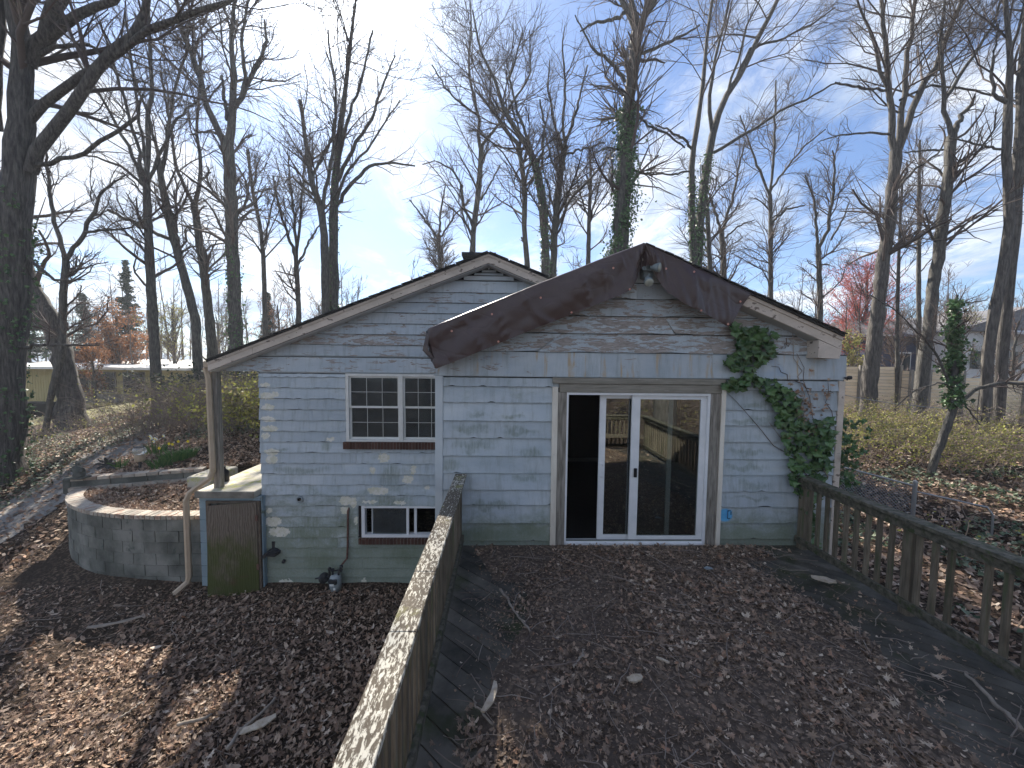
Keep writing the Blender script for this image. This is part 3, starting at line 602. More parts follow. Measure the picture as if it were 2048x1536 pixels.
# --- sliding door
G().box(X_(1102, YR), X_(1442, YR), YR - .06, YR, Z_(768, YR, 1275), Z_(756.5, YR, 1275), .004).part('header_board', m_greywoodh, house)
G().box(X_(1116, YR), X_(1438, YR), YR - .045, YR, Z_(785, YR, 1275), Z_(768.5, YR, 1275), .003).part('header_board', m_greywoodh, house)
ct = Z_(770, YR, 1275)
for (a, b) in ((1101.5, 1112.5), (1433.5, 1442)): G().box(X_(a, YR, 940), X_(b, YR, 940), YR - .05, YR + .0, ZD - .04, ct - (.03 if a < 1200 else .02), .003).part('door_casing', m_casing, house)
for (a, b) in ((1113, 1130), (1413.5, 1433)):
    zm = 1.9 + random.random() * .3
    G().box(X_(a, YR, 940), X_(b, YR, 940), YR - .035, YR + .0, ZD - .03, zm, .002).part('jamb_board', m_greywood, house)
    G().box(X_(a, YR, 940), X_(b, YR, 940), YR - .035, YR + .0, zm + .002, Z_(785.5, YR, 1275), .002).part('jamb_board', m_greywood, house)
sd = link(bpy.data.objects.new('sliding_door', None), house, (X_(1270, YR), YR, ZD))
x0, x1 = X_(1129, YR, 940), X_(1413, YR, 940); zT = Z_(785.5, YR, 1275); zB = ZD + .0
g = G(); g.box(x0, x0 + .032, YR - .03, YR + .11, zB, zT).box(x1 - .032, x1, YR - .03, YR + .11, zB, zT).box(x0 + .032, x1 - .032, YR - .03, YR + .11, zT - .032, zT)
g.box(x0 + .032, x1 - .032, YR - .045, YR + .11, zB, zB + .035).box(x0 + .032, x1 - .032, YR - .012, YR + .0, zB + .035, zB + .055)
g.part('door_frame', m_vinyl, sd)
def sash(xa, xb, y, za_, zb_, st=.075, rt=.06, rb=.07, nm='sash', par=sd, gl=True, stl=None):
    stl = stl or st
    g = G(); g.box(xa, xa + stl, y, y + .034, za_, zb_).box(xb - st, xb, y, y + .034, za_, zb_).box(xa + stl, xb - st, y + .001, y + .033, zb_ - rt, zb_).box(xa + stl, xb - st, y + .001, y + .033, za_, za_ + rb)
    g.box(xa + stl, xa + stl + .006, y - .004, y + .001, za_ + rb, zb_ - rt); g.part(nm, m_vinyl, par)
    if gl: G().box(xa + stl - .005, xb - st + .005, y + .014, y + .020, za_ + rb - .005, zb_ - rt + .005).part('glass_pane', m_glass, par)
sash(X_(1262, YR), x1 - .033, YR + .0, zB + .05, zT - .034, stl=.10, rt=.05)
sash(X_(1200, YR), X_(1347, YR), YR + .055, zB + .04, zT - .034, st=.055, stl=.075, rt=.05)
hx = X_(1206, YR); hz0, hz1 = Z_(956, YR, 1206), Z_(930, YR, 1206)
G().tube([(hx, YR + .055, hz0), (hx, YR + .0, hz0 + .012), (hx, YR + .0, hz1 - .012), (hx, YR + .055, hz1)], .009, 6).part('handle', m_vinyl, sd)
lx = X_(1271.5, YR); G().box(lx - .02, lx + .02, YR - .022, YR - .001, Z_(954, YR, 1271), Z_(936, YR, 1271), .004).part('latch', m_black, sd)
# --- rooms behind the openings
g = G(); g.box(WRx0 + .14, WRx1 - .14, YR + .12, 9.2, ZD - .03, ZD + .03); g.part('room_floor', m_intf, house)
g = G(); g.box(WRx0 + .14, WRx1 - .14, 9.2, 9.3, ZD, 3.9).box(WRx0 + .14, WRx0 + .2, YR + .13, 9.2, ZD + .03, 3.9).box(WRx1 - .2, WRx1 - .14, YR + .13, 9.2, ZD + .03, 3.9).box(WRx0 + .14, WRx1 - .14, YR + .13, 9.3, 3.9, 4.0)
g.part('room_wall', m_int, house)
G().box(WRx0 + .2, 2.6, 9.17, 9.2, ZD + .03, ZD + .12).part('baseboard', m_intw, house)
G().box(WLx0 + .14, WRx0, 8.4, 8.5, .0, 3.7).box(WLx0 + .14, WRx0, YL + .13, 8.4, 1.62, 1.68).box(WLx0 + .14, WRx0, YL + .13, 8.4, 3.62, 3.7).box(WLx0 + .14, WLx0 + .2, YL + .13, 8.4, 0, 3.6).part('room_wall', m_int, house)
# --- upper double window
win = link(bpy.data.objects.new('window', None), house, (wx0, YL, wz0))
mw = M('window vinyl', [(.62, .62, .58), (.72, .72, .70)], 6, rough=.5, bump=0)
mid = X_(803, YL)
g = G(); t_ = .05
g.box(wx0, wx0 + t_, YL - .03, YL + .08, wz0, wz1).box(mid - .03, mid + .035, YL - .035, YL + .08, wz0, wz1).box(wx0 + t_, mid - .03, YL - .03, YL + .08, wz1 - .04, wz1).box(wx0 + t_, mid - .03, YL - .03, YL + .08, wz0, wz0 + .035)
g.box(mid + .035, wx1, YL - .03, YL + .08, wz1 - .04, wz1).box(mid + .035, wx1, YL - .03, YL + .08, wz0, wz0 + .035).box(wx1 - .04, wx1, YL - .031, YL + .08, wz0 + .035, wz1 - .04)
g.part('window_frame', mw, win)
zm = Z_(814.5, YL, 760)
for (xa, xb) in ((wx0 + t_, mid - .03), (mid + .035, wx1 - .04)):
    for (z0, z1, y) in ((zm - .015, wz1 - .04, YL + .0), (wz0 + .035, zm + .018, YL + .03)):
        g = G(); g.box(xa, xa + .03, y, y + .028, z0, z1).box(xb - .03, xb, y, y + .028, z0, z1).box(xa + .03, xb - .03, y, y + .027, z0, z0 + .035).box(xa + .03, xb - .03, y, y + .027, z1 - .03, z1); g.part('window_sash', mw, win)
        G().box(xa + .025, xb - .025, y + .010, y + .014, z0 + .03, z1 - .025).part('glass_pane', m_glassw, win)
        g = G(); gx0, gx1, gz0, gz1 = xa + .03, xb - .03, z0 + .035, z1 - .03; W3 = (gx1 - gx0) / 3
        for q in (1, 2): g.box(gx0 + W3 * q - .003, gx0 + W3 * q + .003, y + .004, y + .009, gz0, gz1)
        g.box(gx0, gx1, y + .003, y + .0085, (gz0 + gz1) / 2 - .003, (gz0 + gz1) / 2 + .003); g.part('window_grille', mw, win)
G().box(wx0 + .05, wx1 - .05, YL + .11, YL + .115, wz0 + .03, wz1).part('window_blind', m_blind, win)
def sill(x0, x1, z0, z1, y0, y1, n, par):
    me = G().box(-.5, .5, 0, 1, 0, 1, 0).mesh('brick', m_brick); w = (x1 - x0) / n
    G().box(x0, x1, y0 + .012, y1, z0 + .004, z1 - .004).part('sill_mortar', m_mortar, par)
    for i in range(n): inst('brick', me, par, (x0 + (i + .5) * w, y0 + random.uniform(-.004, .004), z0), scale=(w - .008, y1 - y0 - .006, z1 - z0))
sill(wx0 - .04, WRx0 - .03, Z_(897, YL, 780), wz0 - .002, YL - .075, YL, 34, win)
bw = link(bpy.data.objects.new('window', None), house, (bx0, YL, bz0))
g = G(); f_ = .055
g.box(bx0, bx0 + f_, YL - .02, YL + .09, bz0, bz1).box(bx0 + f_, bx1, YL - .02, YL + .09, bz1 - .04, bz1).box(bx0 + f_, bx1, YL - .02, YL + .09, bz0, bz0 + .05).part('window_frame', m_vinyl, bw)
for q0, q1, y0, y1 in ((812, 817, .0, .03), (827, 832, .03, .06), (740, 743.5, .05, .07)): G().box(X_(q0, YL), X_(q1, YL), YL + y0, YL + y1, bz0 + .05, bz1 - .04).part('sash_stile', m_vinyl, bw)
G().box(X_(743, YL), X_(813, YL), YL + .015, YL + .02, bz0 + .05, bz1 - .04).part('glass_pane', m_glassw, bw)
sill(bx0 - .04, WRx0 - .03, Z_(1085, YL, 780), bz0 - .002, YL - .08, YL, 26, bw)
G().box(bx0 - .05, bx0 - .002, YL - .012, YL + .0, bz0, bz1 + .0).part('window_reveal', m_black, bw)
# --- small wall fittings
x, z = fp(600, 998, YL - .02); g = G(); g.lathe([(.052, 0), (.055, .025), (.04, .03), (.03, .012)], (x, YL - .02, z), 16, (0, -1, 0)); g.part('vent_pipe', m_meter, house)
g = G(); g.lathe([(.026, .0), (.026, .034), (.001, .035)], (x, YL - .02, z), 12, (0, -1, 0)); g.part('pipe_opening', m_black, house)
x, z = fp(548, 1101, YL - .02); V = [(x - .13, YL - .16, z - .04), (x - .02, YL - .20, z + .035), (x + .10, YL - .18, z + .015), (x + .12, YL - .03, z + .01), (x + .03, YL - .02, z + .06), (x - .07, YL - .02, z + .03)]
g = G(); g.add(V + [(a, b_, c - .05) for a, b_, c in V], [(0, 1, 4, 5), (1, 2, 3, 4), (0, 6, 7, 1), (1, 7, 8, 2), (2, 8, 9, 3), (5, 11, 6, 0)]); g.box(x - .03, x + .02, YL - .03, YL - .01, z + .04, z + .16); g.part('vent_hood', m_dark, house)
x, z = fp(568, 1121, YL - .02); G().lathe([(.028, 0), (.03, .04), (.012, .05)], (x, YL - .02, z), 10, (.3, -1, -.2)).part('hose_tap', m_dark, house)
x, z = fp(1703, 757, 4.9); g = G(); g.tube([(WRx1 + .02, 4.97, z - .02), (x - .05, 4.95, z + .01), (x + .02, 4.95, z + .01)], .010, 6); g.lathe([(.001, -.03), (.026, -.02), (.03, .0), (.022, .02), (.001, .025)], (x + .02, 4.95, z + .01), 10); g.part('wall_hook', m_dark, house)
x, z = fp(1458, 1028, YR - .02); g = G(); g.box(x - .028, x + .028, YR - .035, YR - .012, z - .052, z + .052, .003)
ob = g.part('outlet_cover', M('sprayed blue plastic', [(.12, .40, .70), (.16, .46, .74)], 8, bump=.1), house)
g = G(); g.box(x - .03, x - .024, YR - .04, YR - .035, z - .05, z + .055).box(x - .03, x + .012, YR - .04, YR - .035, z + .048, z + .055).box(x - .03, x + .006, YR - .04, YR - .035, z - .055, z - .049); g.box(x + .012, x + .018, YR - .041, YR - .035, z - .005, z + .04).part('outlet_slot', m_black, ob)
# --- flood light under the ridge
x, z = fp(1294, 541, 4.9); fl = link(bpy.data.objects.new('flood_light', None), house, (x, 4.9, z))
mfx = M('grimy light fixture', [(.16, .20, .22), (.24, .28, .29)], 25, bump=.2)
G().box(x - .06, x + .07, 4.86, 4.98, z - .10, z + .05, .008).box(x - .05, x + .03, 4.82, 4.86, z - .02, z + .055, .004).part('junction_box', mfx, fl)
mln, t, b = newmat('frosted lamp lens', .25, .6); b.inputs[0].default_value = (.36, .38, .33, 1)
for (px, py, ax, c0) in ((1319, 535, (.75, -.6, -.15), (x + .045, 4.83, z + .025)), (1298, 565, (.02, -.75, -.65), (x + .0, 4.80, z - .07))):
    q = Vector(ax).normalized(); c = Vector(fp(px, py, 4.72)[0:1] + (4.72, fp(px, py, 4.72)[1])); back = c - q * .11
    G().tube([c0, tuple(back)], .014, 6).part('lamp_arm', mfx, fl)
    G().lathe([(.02, 0), (.028, .02), (.05, .07), (.056, .10), (.058, .112)], tuple(back), 16, q).part('lamp_head', mfx, fl, smooth=True)
    G().lathe([(.054, .108), (.05, .118), (.03, .126), (.001, .129)], tuple(back), 16, q).part('lamp_lens', mln, fl, smooth=True)
x, z = fp(1283, 532, 4.78); G().lathe([(.02, 0), (.026, .01), (.024, .035), (.012, .035), (.01, .01)], (x + .03, 4.80, z - .03), 12, (0, -1, 0)).part('empty_socket', mfx, fl)
# --- tarp over the rake
tp = [(851, 676), (855, 661), (930, 630), (1000, 602), (1070, 573), (1143, 545), (1195, 524), (1240, 507), (1270, 496), (1283, 491), (1288, 488.5), (1293, 490), (1310, 497), (1335, 509), (1380, 531), (1420, 549), (1460, 569), (1502, 589)]
bp = [(862, 722), (871, 738), (935, 713), (1000, 686), (1070, 657), (1143, 629), (1200, 606), (1240, 591), (1262, 579), (1273, 560), (1283, 534), (1301, 530), (1316, 560), (1334, 586), (1368, 609), (1402, 624), (1430, 640), (1457, 654)]
yb = [4.90, 4.72, 4.73, 4.74, 4.74, 4.74, 4.73, 4.73, 4.74, 4.76, 4.77, 4.77, 4.76, 4.74, 4.73, 4.74, 4.74, 4.74]
NC, NR, NT = 200, 34, 8; u = np.linspace(0, len(tp) - 1, NC)
TP = np.array([at(*p, 4.735) for p in tp]); TP[:, 2] += .012; BP = np.array([at(*p, y) for p, y in zip(bp, yb)]); TP[0] += (0, .12, 0)
I = lambda A: np.stack([np.interp(u, range(len(A)), A[:, k]) for k in range(3)], 1)
T_, B_ = I(TP), I(BP); V = []
from mathutils import noise as MN
for j in range(NT + NR):
    if j < NT:
        f = (NT - j) / NT; P = T_.copy(); P[:, 1] += f * .55; P[:, 2] += .012 * math.sin(f * PI) + .006
        if j == NT - 1: P[:, 1] = T_[:, 1] + .02; P[:, 2] += .004
    else:
        v = (j - NT) / (NR - 1); P = T_ * (1 - v) + B_ * v
        for i in range(NC):
            s = u[i]; w1 = MN.noise(Vector((s * .55 + v * 1.3, v * .9 - s * .10, 0))); w2 = abs(MN.noise(Vector((s * 1.5 - v * 1.6, v * .7, 3)))); w3 = MN.noise(Vector((s * 4 + v * 3, v * 5, 7)))
            fold = math.exp(-((s - 9.9) / .8) ** 2); amp = min(1, v * 4) * (1 + 1.0 * fold)
            cr = max(0.0, 1 - abs(((s * .9 + .25 * math.sin(s * 2.1) - v * .5) % 1.0) - .5) * 16) * (.011 if s < 6 else .006)
            P[i, 1] -= amp * (.045 * w1 + .03 * w2 + .004 * w3 + cr * 2.6) + .012 * math.sin(v * PI)
            P[i, 1] -= fold * .05 * math.sin((s - 9.9) * 9 + v * 2) * v
    V.append(P)
V = np.stack(V); i, j = np.meshgrid(np.arange(NC - 1), np.arange(NT + NR - 1)); b0 = (j * NC + i).ravel()
tarp = part('tarp', V.reshape(-1, 3), np.stack([b0, b0 + NC, b0 + NC + 1, b0 + 1], 1), m_tarp, smooth=True, loc=tuple(TP[10]), label='dark brown plastic tarp nailed over the front gable rake', cat='tarp')
ORG['tarp'] = Vector(TP[10])
# folded end of the tarp round the eave
e = lambda px, py, y: tuple(at(px, py, y))
F_ = [e(853, 664, 4.80), e(858, 662, 4.73), e(848, 686, 4.86), e(856, 700, 4.72), e(845, 701, 4.90), e(868, 716, 4.71), e(866, 724, 4.86)]
part('folded_flap', F_, [(0, 2, 3, 1), (2, 4, 5, 3), (4, 6, 5)], m_tarp, tarp)
gm = G().lathe([(.013, 0), (.013, .004), (.006, .004), (.006, .001)], (0, 0, 0), 12, (0, -1, 0)).mesh('grommet', m_grom)
for (cx_, cy_) in ((925, 173), (1000, 270), (735, 375), (595, 308), (373, 383), (190, 460), (402, 508), (1165, 176), (1293, 190), (1325, 367), (1503, 326), (1447, 428)):
    px, py = 820 + cx_ * .4395, 460 + cy_ * .4395; d = ray(px, py); best = None
    VV = V[NT:].reshape(-1, 3); rel = VV - CAMP; q = rel / rel[:, 1:2]; k = np.argmin(((q - d / d[1]) ** 2).sum(1)); y = VV[k, 1]
    inst('grommet', gm, tarp, tuple(at(px, py, y - .006)))
# --- porch
zs = Z_(981, 6.45, 470)
px0, px1 = X_(392, 6.42, 985), WLx0
G().box(px0, px1 - .01, 6.40, 9.9, zs - .115, zs, .012).part('porch_slab', [m_conc][0], house)
G().box(px0 - .004, px1 - .012, 6.392, 6.40, zs - .113, zs - .006).part('slab_edge', m_conce, house)
pst = X_(434, 6.6, 860); G().box(pst - .06, pst + .05, 6.56, 6.67, zs, Z_(741, 6.6, 434), .006).part('porch_post', m_greywood, house)
dsx = X_(421, 6.5, 860)
g = G(); g.tube([(dsx - .04, 6.5, LLe[1] - .12), (dsx + .0, 6.5, LLe[1] - .3), (dsx + .015, 6.5, zs + .32), (dsx - .02, 6.47, zs + .2), (dsx - .30, 6.40, zs - .02), (dsx - .35, 6.38, zs - .15), (dsx - .35, 6.38, .28), (dsx - .36, 6.36, .18), (dsx - .47, 6.22, .06)], .045, 6)
g.part('downspout', m_tan, house)
G().box(LLe[0] - .11, LLe[0] + .0, 6.4, 9.5, LLe[1] - .11, LLe[1] - .01, .01).part('gutter', m_tan, house)
# blue block foundation under the porch with the crooked plywood door
f0, f1 = X_(397, 6.45, 1090), px1; bl = G().box(f0 + .02, X_(412, 6.45, 1100), 6.50, 6.62, 0, zs - .115).box(X_(520, 6.45, 1100) + .03, f1 + .01, 6.50, 6.60, -.02, zs - .115).box(f0 + .02, f0 + .2, 6.62, 9.8, 0, zs - .115).box(f1 - .25, f1 - .2, 6.7, 9.8, 0, zs - .115).box(f0 + .2, f1 - .2, 8.2, 8.3, 0, zs - .115)
fnd = bl.part('foundation_wall', m_blockb, house)
def blocks(par, x0, x1, y, z0, z1, h, m, off):
    k = 0; z = z0
    while z < z1 - .02:
        zt = min(z + h - .008, z1); cuts = [x0]; c = x0 + (.2 if (k + off) % 2 else .4)
        while c < x1 - .06: cuts.append(c); c += .4
        cuts.append(x1)
        for a, b in zip(cuts[:-1], cuts[1:]):
            if b - a > .03: G().box(a + .003, b - .003, y - .008 - random.uniform(0, .002), y + .03, z, zt, .003).part('block', m, par)
        z += h; k += 1
zdt = Z_(1003, 6.45, 465)
xdl, xdr = X_(413, 6.45, 1100), X_(521, 6.45, 1100)
blocks(fnd, f0, xdl - .01, 6.50, 0, zs - .12, .2, m_blockb, 0); blocks(fnd, xdr, f1 - .01, 6.50, 0, zs - .12, .2, m_blockb, 1)
G().box(xdl - .01, xdr, 6.49, 6.55, zdt, zs - .118, .003).part('lintel', m_blockb, fnd)
mdf = M('dark door frame', [(.10, .075, .06), (.16, .13, .10)], 8, bump=.3)
cd_ = link(bpy.data.objects.new('cellar_door', None), house, (xdr, 6.47, 0))
G().box(xdl, xdl + .045, 6.465, 6.53, 0, zdt).box(xdr - .05, xdr, 6.455, 6.53, 0, zdt).box(xdl + .045, xdr - .05, 6.465, 6.53, zdt - .04, zdt).part('door_frame', mdf, cd_)
A = [fp(414.5, 1012, 6.38), fp(511, 1005, 6.42), fp(517, 1186, 6.42), fp(418, 1199, 6.33)]
ya = [6.37, 6.44, 6.44, 6.30]
P_ = [(a[0], y, a[1]) for a, y in zip(A, ya)]; P_ = [P_[3], P_[2], P_[1], P_[0]]
g = G(); fr_ = P_; bk = [(x, y + .035, z) for x, y, z in P_]
g.add([fr_[0], fr_[1], bk[1], bk[0], fr_[3], fr_[2], bk[2], bk[3]], BF).part('door_leaf', m_door, cd_)
G().box(xdr - .06, xdr - .02, 6.425, 6.44, .35, .45).box(xdr - .06, xdr - .02, 6.425, 6.44, 1.2, 1.3).part('hinge', m_rust, cd_)
G().box(-6.62, -6.12, 8.1, 8.95, 1.1, 1.43, .02).part('step_block', m_conc, house)
# --- gas meter
gx, gz_ = fp(671, 1163, YL - .15); gmtr = thing('gas_meter', (gx, YL - .15, 0), 'grey gas meter with dark pipes low on the mildewed wall', 'gas meter')
G().lathe([(.06, -.16), (.088, -.14), (.098, -.04), (.098, .05), (.085, .10), (.05, .125)], (gx, YL - .15, gz_), 16).part('meter_body', m_meter, gmtr, smooth=True)
G().box(gx - .075, gx + .06, YL - .265, YL - .22, gz_ - .0, gz_ + .085, .008).part('index_cover', m_dark, gmtr)
G().box(gx - .05, gx + .02, YL - .27, YL - .266, gz_ - .015, gz_ + .02).box(gx + .005, gx + .045, YL - .262, YL - .257, gz_ - .09, gz_ - .05).part('meter_label', m_white, gmtr)
zt = gz_ + .20; g = G()
g.tube([(gx - .10, YL - .15, -.02), (gx - .10, YL - .15, zt + .03)], .020, 8).tube([(gx - .10, YL - .15, zt), (gx - .045, YL - .15, zt), (gx - .045, YL - .15, gz_ + .10)], .018, 8).tube([(gx + .045, YL - .15, gz_ + .10), (gx + .06, YL - .15, zt - .03), (gx + .09, YL - .13, zt)], .02, 8).tube([(gx - .045, YL - .15, zt - .01), (gx + .10, YL - .13, zt - .005)], .014, 8)
for c in ((gx - .10, zt + .02), (gx - .045, zt), (gx + .09, zt), (gx + .10, zt + .06), (gx - .10, gz_)): g.lathe([(.001, -.03), (.027, -.022), (.032, 0), (.027, .022), (.001, .03)], (c[0], YL - .145, c[1]), 8)
g.part('pipe_fittings', m_dark, gmtr)
G().lathe([(.03, -.04), (.085, -.02), (.09, 0), (.085, .02), (.03, .045)], (gx - .19, YL - .16, gz_ + .07), 16, (.75, -.6, .3)).tube([(gx - .19, YL - .16, gz_ + .07), (gx - .1, YL - .15, gz_ + .1)], .016, 6).tube([(gx - .32, YL - .2, gz_ + .08), (gx - .2, YL - .16, gz_ + .08)], .012, 6).part('regulator', m_dark, gmtr)
zp = fp(690, 1020, YL)[1]; G().tube([(gx + .09, YL - .13, zt), (gx + .10, YL - .11, zt + .08), (gx + .165, YL - .06, zt + .16), (gx + .175, YL - .05, zt + .4), (gx + .185, YL - .045, zp), (gx + .19, YL + .0, zp + .04)], .017, 8).part('gas_pipe', m_rust, gmtr)

# ================================================================== DECK
DX0, DX1, DY0, DY1 = -.60, 4.075, -.62, 4.985
deck = thing('deck', (1.7, 2, 0), 'raised timber deck of diagonal boards buried in leaf litter', 'deck')
def clip(poly, ax, lim, keep_less):
    out = []; n = len(poly)
    for i in range(n):
        a, b = poly[i], poly[(i + 1) % n]; ia = (a[ax] <= lim) == keep_less or a[ax] == lim; ib = (b[ax] <= lim) == keep_less or b[ax] == lim
        if ia: out.append(a)
        if ia != ib: t = (lim - a[ax]) / (b[ax] - a[ax]); out.append((a[0] + (b[0] - a[0]) * t, a[1] + (b[1] - a[1]) * t))
    return out
dv = Vector((math.cos(math.radians(-42)), math.sin(math.radians(-42)))); pv = Vector((-dv.y, dv.x)); c0 = Vector((1.7, 2.2)); w = .145
for k in range(-32, 33):
    o = c0 + pv * (k * w); P = [o - dv * 8 - pv * (w / 2 - .005), o + dv * 8 - pv * (w / 2 - .005), o + dv * 8 + pv * (w / 2 - .005), o - dv * 8 + pv * (w / 2 - .005)]
    P = [(p.x, p.y) for p in P]
    for ax, lim, kl in ((0, DX0, False), (0, DX1, True), (1, DY0, False), (1, DY1, True)):
        if P: P = clip(P, ax, lim, kl)
    if len(P) >= 3: G().prism(P, 'z', ZD - .035 + random.uniform(-.002, .002), ZD + random.uniform(-.002, .002)).part('deck_board', m_deck, deck)
g = G(); g.box(DX0 + .02, DX1 - .02, DY0 + .02, DY0 + .06, ZD - .24, ZD - .04).box(DX0 + .02, DX0 + .06, DY0 + .06, DY1, ZD - .24, ZD - .04).box(DX1 - .06, DX1 - .02, DY0 + .06, DY1, ZD - .24, ZD - .04)
for k in range(1, 11): g.box(DX0 + .06 + k * .4, DX0 + .1 + k * .4, DY0 + .06, DY1, ZD - .24, ZD - .04)
g.part('joist_frame', m_rail, deck)
g = G()
for x in (DX0 + .05, DX1 - .05):
    for y in (-.5, 2.0, 4.6): g.box(x - .05, x + .05, y - .05, y + .05, -.3, ZD - .24)
g.part('deck_post', m_rail, deck)
ZR = 2.465
balme = G().box(-.019, .019, -.019, .019, 0, 1, .002).mesh('baluster', m_bal)
postme = G().box(-.045, .045, -.045, .045, 0, 1, .004).mesh('post', m_bal)
def railing(lab, pts_bal, posts, cap, horiz, ax, capm):
    """ax 'y': runs along Y at x=horiz; ax 'x': runs along X at y=horiz"""
    a0, a1 = cap
    def bx(g, s0, s1, t0, t1, z0, z1, b=.004):
        return g.box(horiz + s0, horiz + s1, t0, t1, z0, z1, b) if ax == 'y' else g.box(t0, t1, horiz + s0, horiz + s1, z0, z1, b)
    o = (horiz, a0, ZD) if ax == 'y' else (a0, horiz, ZD)
    r = thing('deck_railing', o, lab, 'railing', 'railings round the deck')
    cuts = [a0] + [c for c in (2.02, 2.62) if ax == 'y' and capm is m_cap] + [c for c in (1.4,) if capm is not m_cap and ax == 'y'] + [a1]
    for c0_, c1_ in zip(cuts[:-1], cuts[1:]): bx(G(), -.074, .074, c0_ + .0015, c1_ - .0015, ZR - .036, ZR).part('rail_cap', capm, r)
    s = -1 if horiz > 1 else 1
    bx(G(), .024 * s - .019, .024 * s + .019, a0 + .01, a1 - .01, ZR - .128, ZR - .037).part('top_rail', m_rail, r)
    bx(G(), .024 * s - .019, .024 * s + .019, a0 + .01, a1 - .01, ZD + .075, ZD + .16).part('bottom_rail', m_rail, r)
    for p in pts_bal:
        loc = (horiz - .016 * s, p, ZD + .06) if ax == 'y' else (p, horiz - .016 * s, ZD + .06)
        inst('baluster', balme, r, loc, (random.uniform(-.006, .006), random.uniform(-.006, .006), 0), (1, 1, ZR - .04 - ZD - .06))
    for p in posts:
        loc = (horiz - .03 * s, p, ZD - .2) if ax == 'y' else (p, horiz - .03 * s, ZD - .2)
        inst('post', postme, r, loc, (0, 0, 0), (1, 1, ZR - .037 - ZD + .2))
    return r
rb = [x for x in np.arange(-.42, 4.85, .13) if abs(x - 3.08) > .05 and abs(x - 3.57) > .08 and abs(x - 1.4) > .08 and abs(x - 4.85) > .06]
railing('mossy deck railing with open balusters at the ivy covered wall corner', rb, [4.90, 3.57, 1.4, -.52], (-.6, 4.96), 3.985, 'y', m_rail)
lb = [x for x in np.arange(-.42, 4.86, .115) if min(abs(x - q) for q in (4.9, 2.6, .6, -.52)) > .075]
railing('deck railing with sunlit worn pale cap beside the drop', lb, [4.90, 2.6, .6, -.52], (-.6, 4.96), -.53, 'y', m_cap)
railing('short deck railing behind the bench facing the house', list(np.arange(-.4, 3.85, .12)), [.9, 2.4], (-.44, 3.89), -.52, 'x', m_rail)
bn = thing('deck_bench', (1.7, -.28, ZD), 'long timber bench against the back railing of the deck', 'bench')
for k in range(3): G().box(-.4, 3.8, -.44 + k * .13, -.32 + k * .13, ZD + .41, ZD + .445, .004).part('seat_plank', m_bal, bn)
for x in (-.2, 1.1, 2.4, 3.6): G().box(x - .04, x + .04, -.42, -.10, ZD, ZD + .408, .004).part('bench_leg', m_rail, bn)
# ================================================================== RETAINING WALLS, PLANTER, GARDEN
def dense(path, step):
    P = np.array(path, float); d = np.concatenate([[0], np.cumsum(np.linalg.norm(np.diff(P, axis=0), axis=1))]); n = max(2, int(round(d[-1] / step)) + 1); s = np.linspace(0, d[-1], n)
    return np.stack([np.interp(s, d, P[:, 0]), np.interp(s, d, P[:, 1])], 1)
def smoothpath(P, n=200):
    P = np.array(P, float); Q = dense(P, .05)
    for _ in range(60): Q[1:-1] = .25 * Q[:-2] + .5 * Q[1:-1] + .25 * Q[2:]
    return Q
def arcpieces(Q, step, off0=0.0):
    d = np.concatenate([[0], np.cumsum(np.linalg.norm(np.diff(Q, axis=0), axis=1))]); L = d[-1]; s = [0.0]; c = off0 if off0 > .02 else step
    while c < L - .04: s.append(c); c += step
    s.append(L); f = lambda t: np.array([np.interp(t, d, Q[:, 0]), np.interp(t, d, Q[:, 1])])
    return [(f(a), f(b)) for a, b in zip(s[:-1], s[1:])]
def blockseg(a, b, th, z0, z1, gap, m, name, par, out=0.0, yjit=0.0):
    t = b - a; L = np.linalg.norm(t); t = t / L; n = np.array([t[1], -t[0]]); a2, b2 = a + t * gap, b - t * gap; o = n * (out + RNG.uniform(-yjit, yjit)); c = .004
    P = [a2 + o + t * c, b2 + o - t * c, b2 - n * th, a2 - n * th]; P2 = [a2 + o, b2 + o]
    V = [(*P[0], z0), (*P[1], z0), (*P[2], z0), (*P[3], z0), (*P[0], z1), (*P[1], z1), (*P[2], z1), (*P[3], z1)]
    G().add(V, BF).part(name, m, par, loc=(float(a[0]), float(a[1]), z0))
ZC = 1.25
cw = thing('curved_retaining_wall', (-6.8, 7, 0), 'curved grey block retaining wall with brick coping by the driveway', 'wall')
CQ = smoothpath([(-8.75, 8.05), (-8.62, 7.75), (-8.3, 7.35), (-7.75, 6.98), (-7.1, 6.70), (-6.4, 6.56), (-5.7, 6.53), (-4.98, 6.56)])
core = [(tuple(q)) for q in CQ]
# mortar core just behind the faces
Pm = CQ; T = np.gradient(Pm, axis=0); T /= np.linalg.norm(T, axis=1, keepdims=True); Nn = np.stack([T[:, 1], -T[:, 0]], 1)
Vc = np.concatenate([np.c_[Pm - Nn * .006, np.full(len(Pm), -.3)], np.c_[Pm - Nn * .006, np.full(len(Pm), ZC - .07)], np.c_[Pm - Nn * .19, np.full(len(Pm), ZC - .07)], np.c_[Pm - Nn * .19, np.full(len(Pm), -.3)]]); nP = len(Pm)
i_ = np.arange(nP - 1); part('mortar_core', Vc, np.concatenate([np.stack([i_ + k * nP, i_ + 1 + k * nP, i_ + 1 + (k + 1) * nP, i_ + (k + 1) * nP], 1) for k in range(3)]), m_block, cw)
for k in range(7):
    z0 = ZC - .075 - (k + 1) * .2
    for a, b in arcpieces(CQ, .4, .2 if k % 2 else 0): blockseg(a, b, .1, z0 + .005, z0 + .195, .005, m_block, 'concrete_block', cw, 0.004, .005)
for a, b in arcpieces(CQ, .0925): blockseg(a, b, .215, ZC - .068, ZC + RNG.uniform(-.004, .003), .004, m_brickc, 'coping_brick', cw, .02, .005)
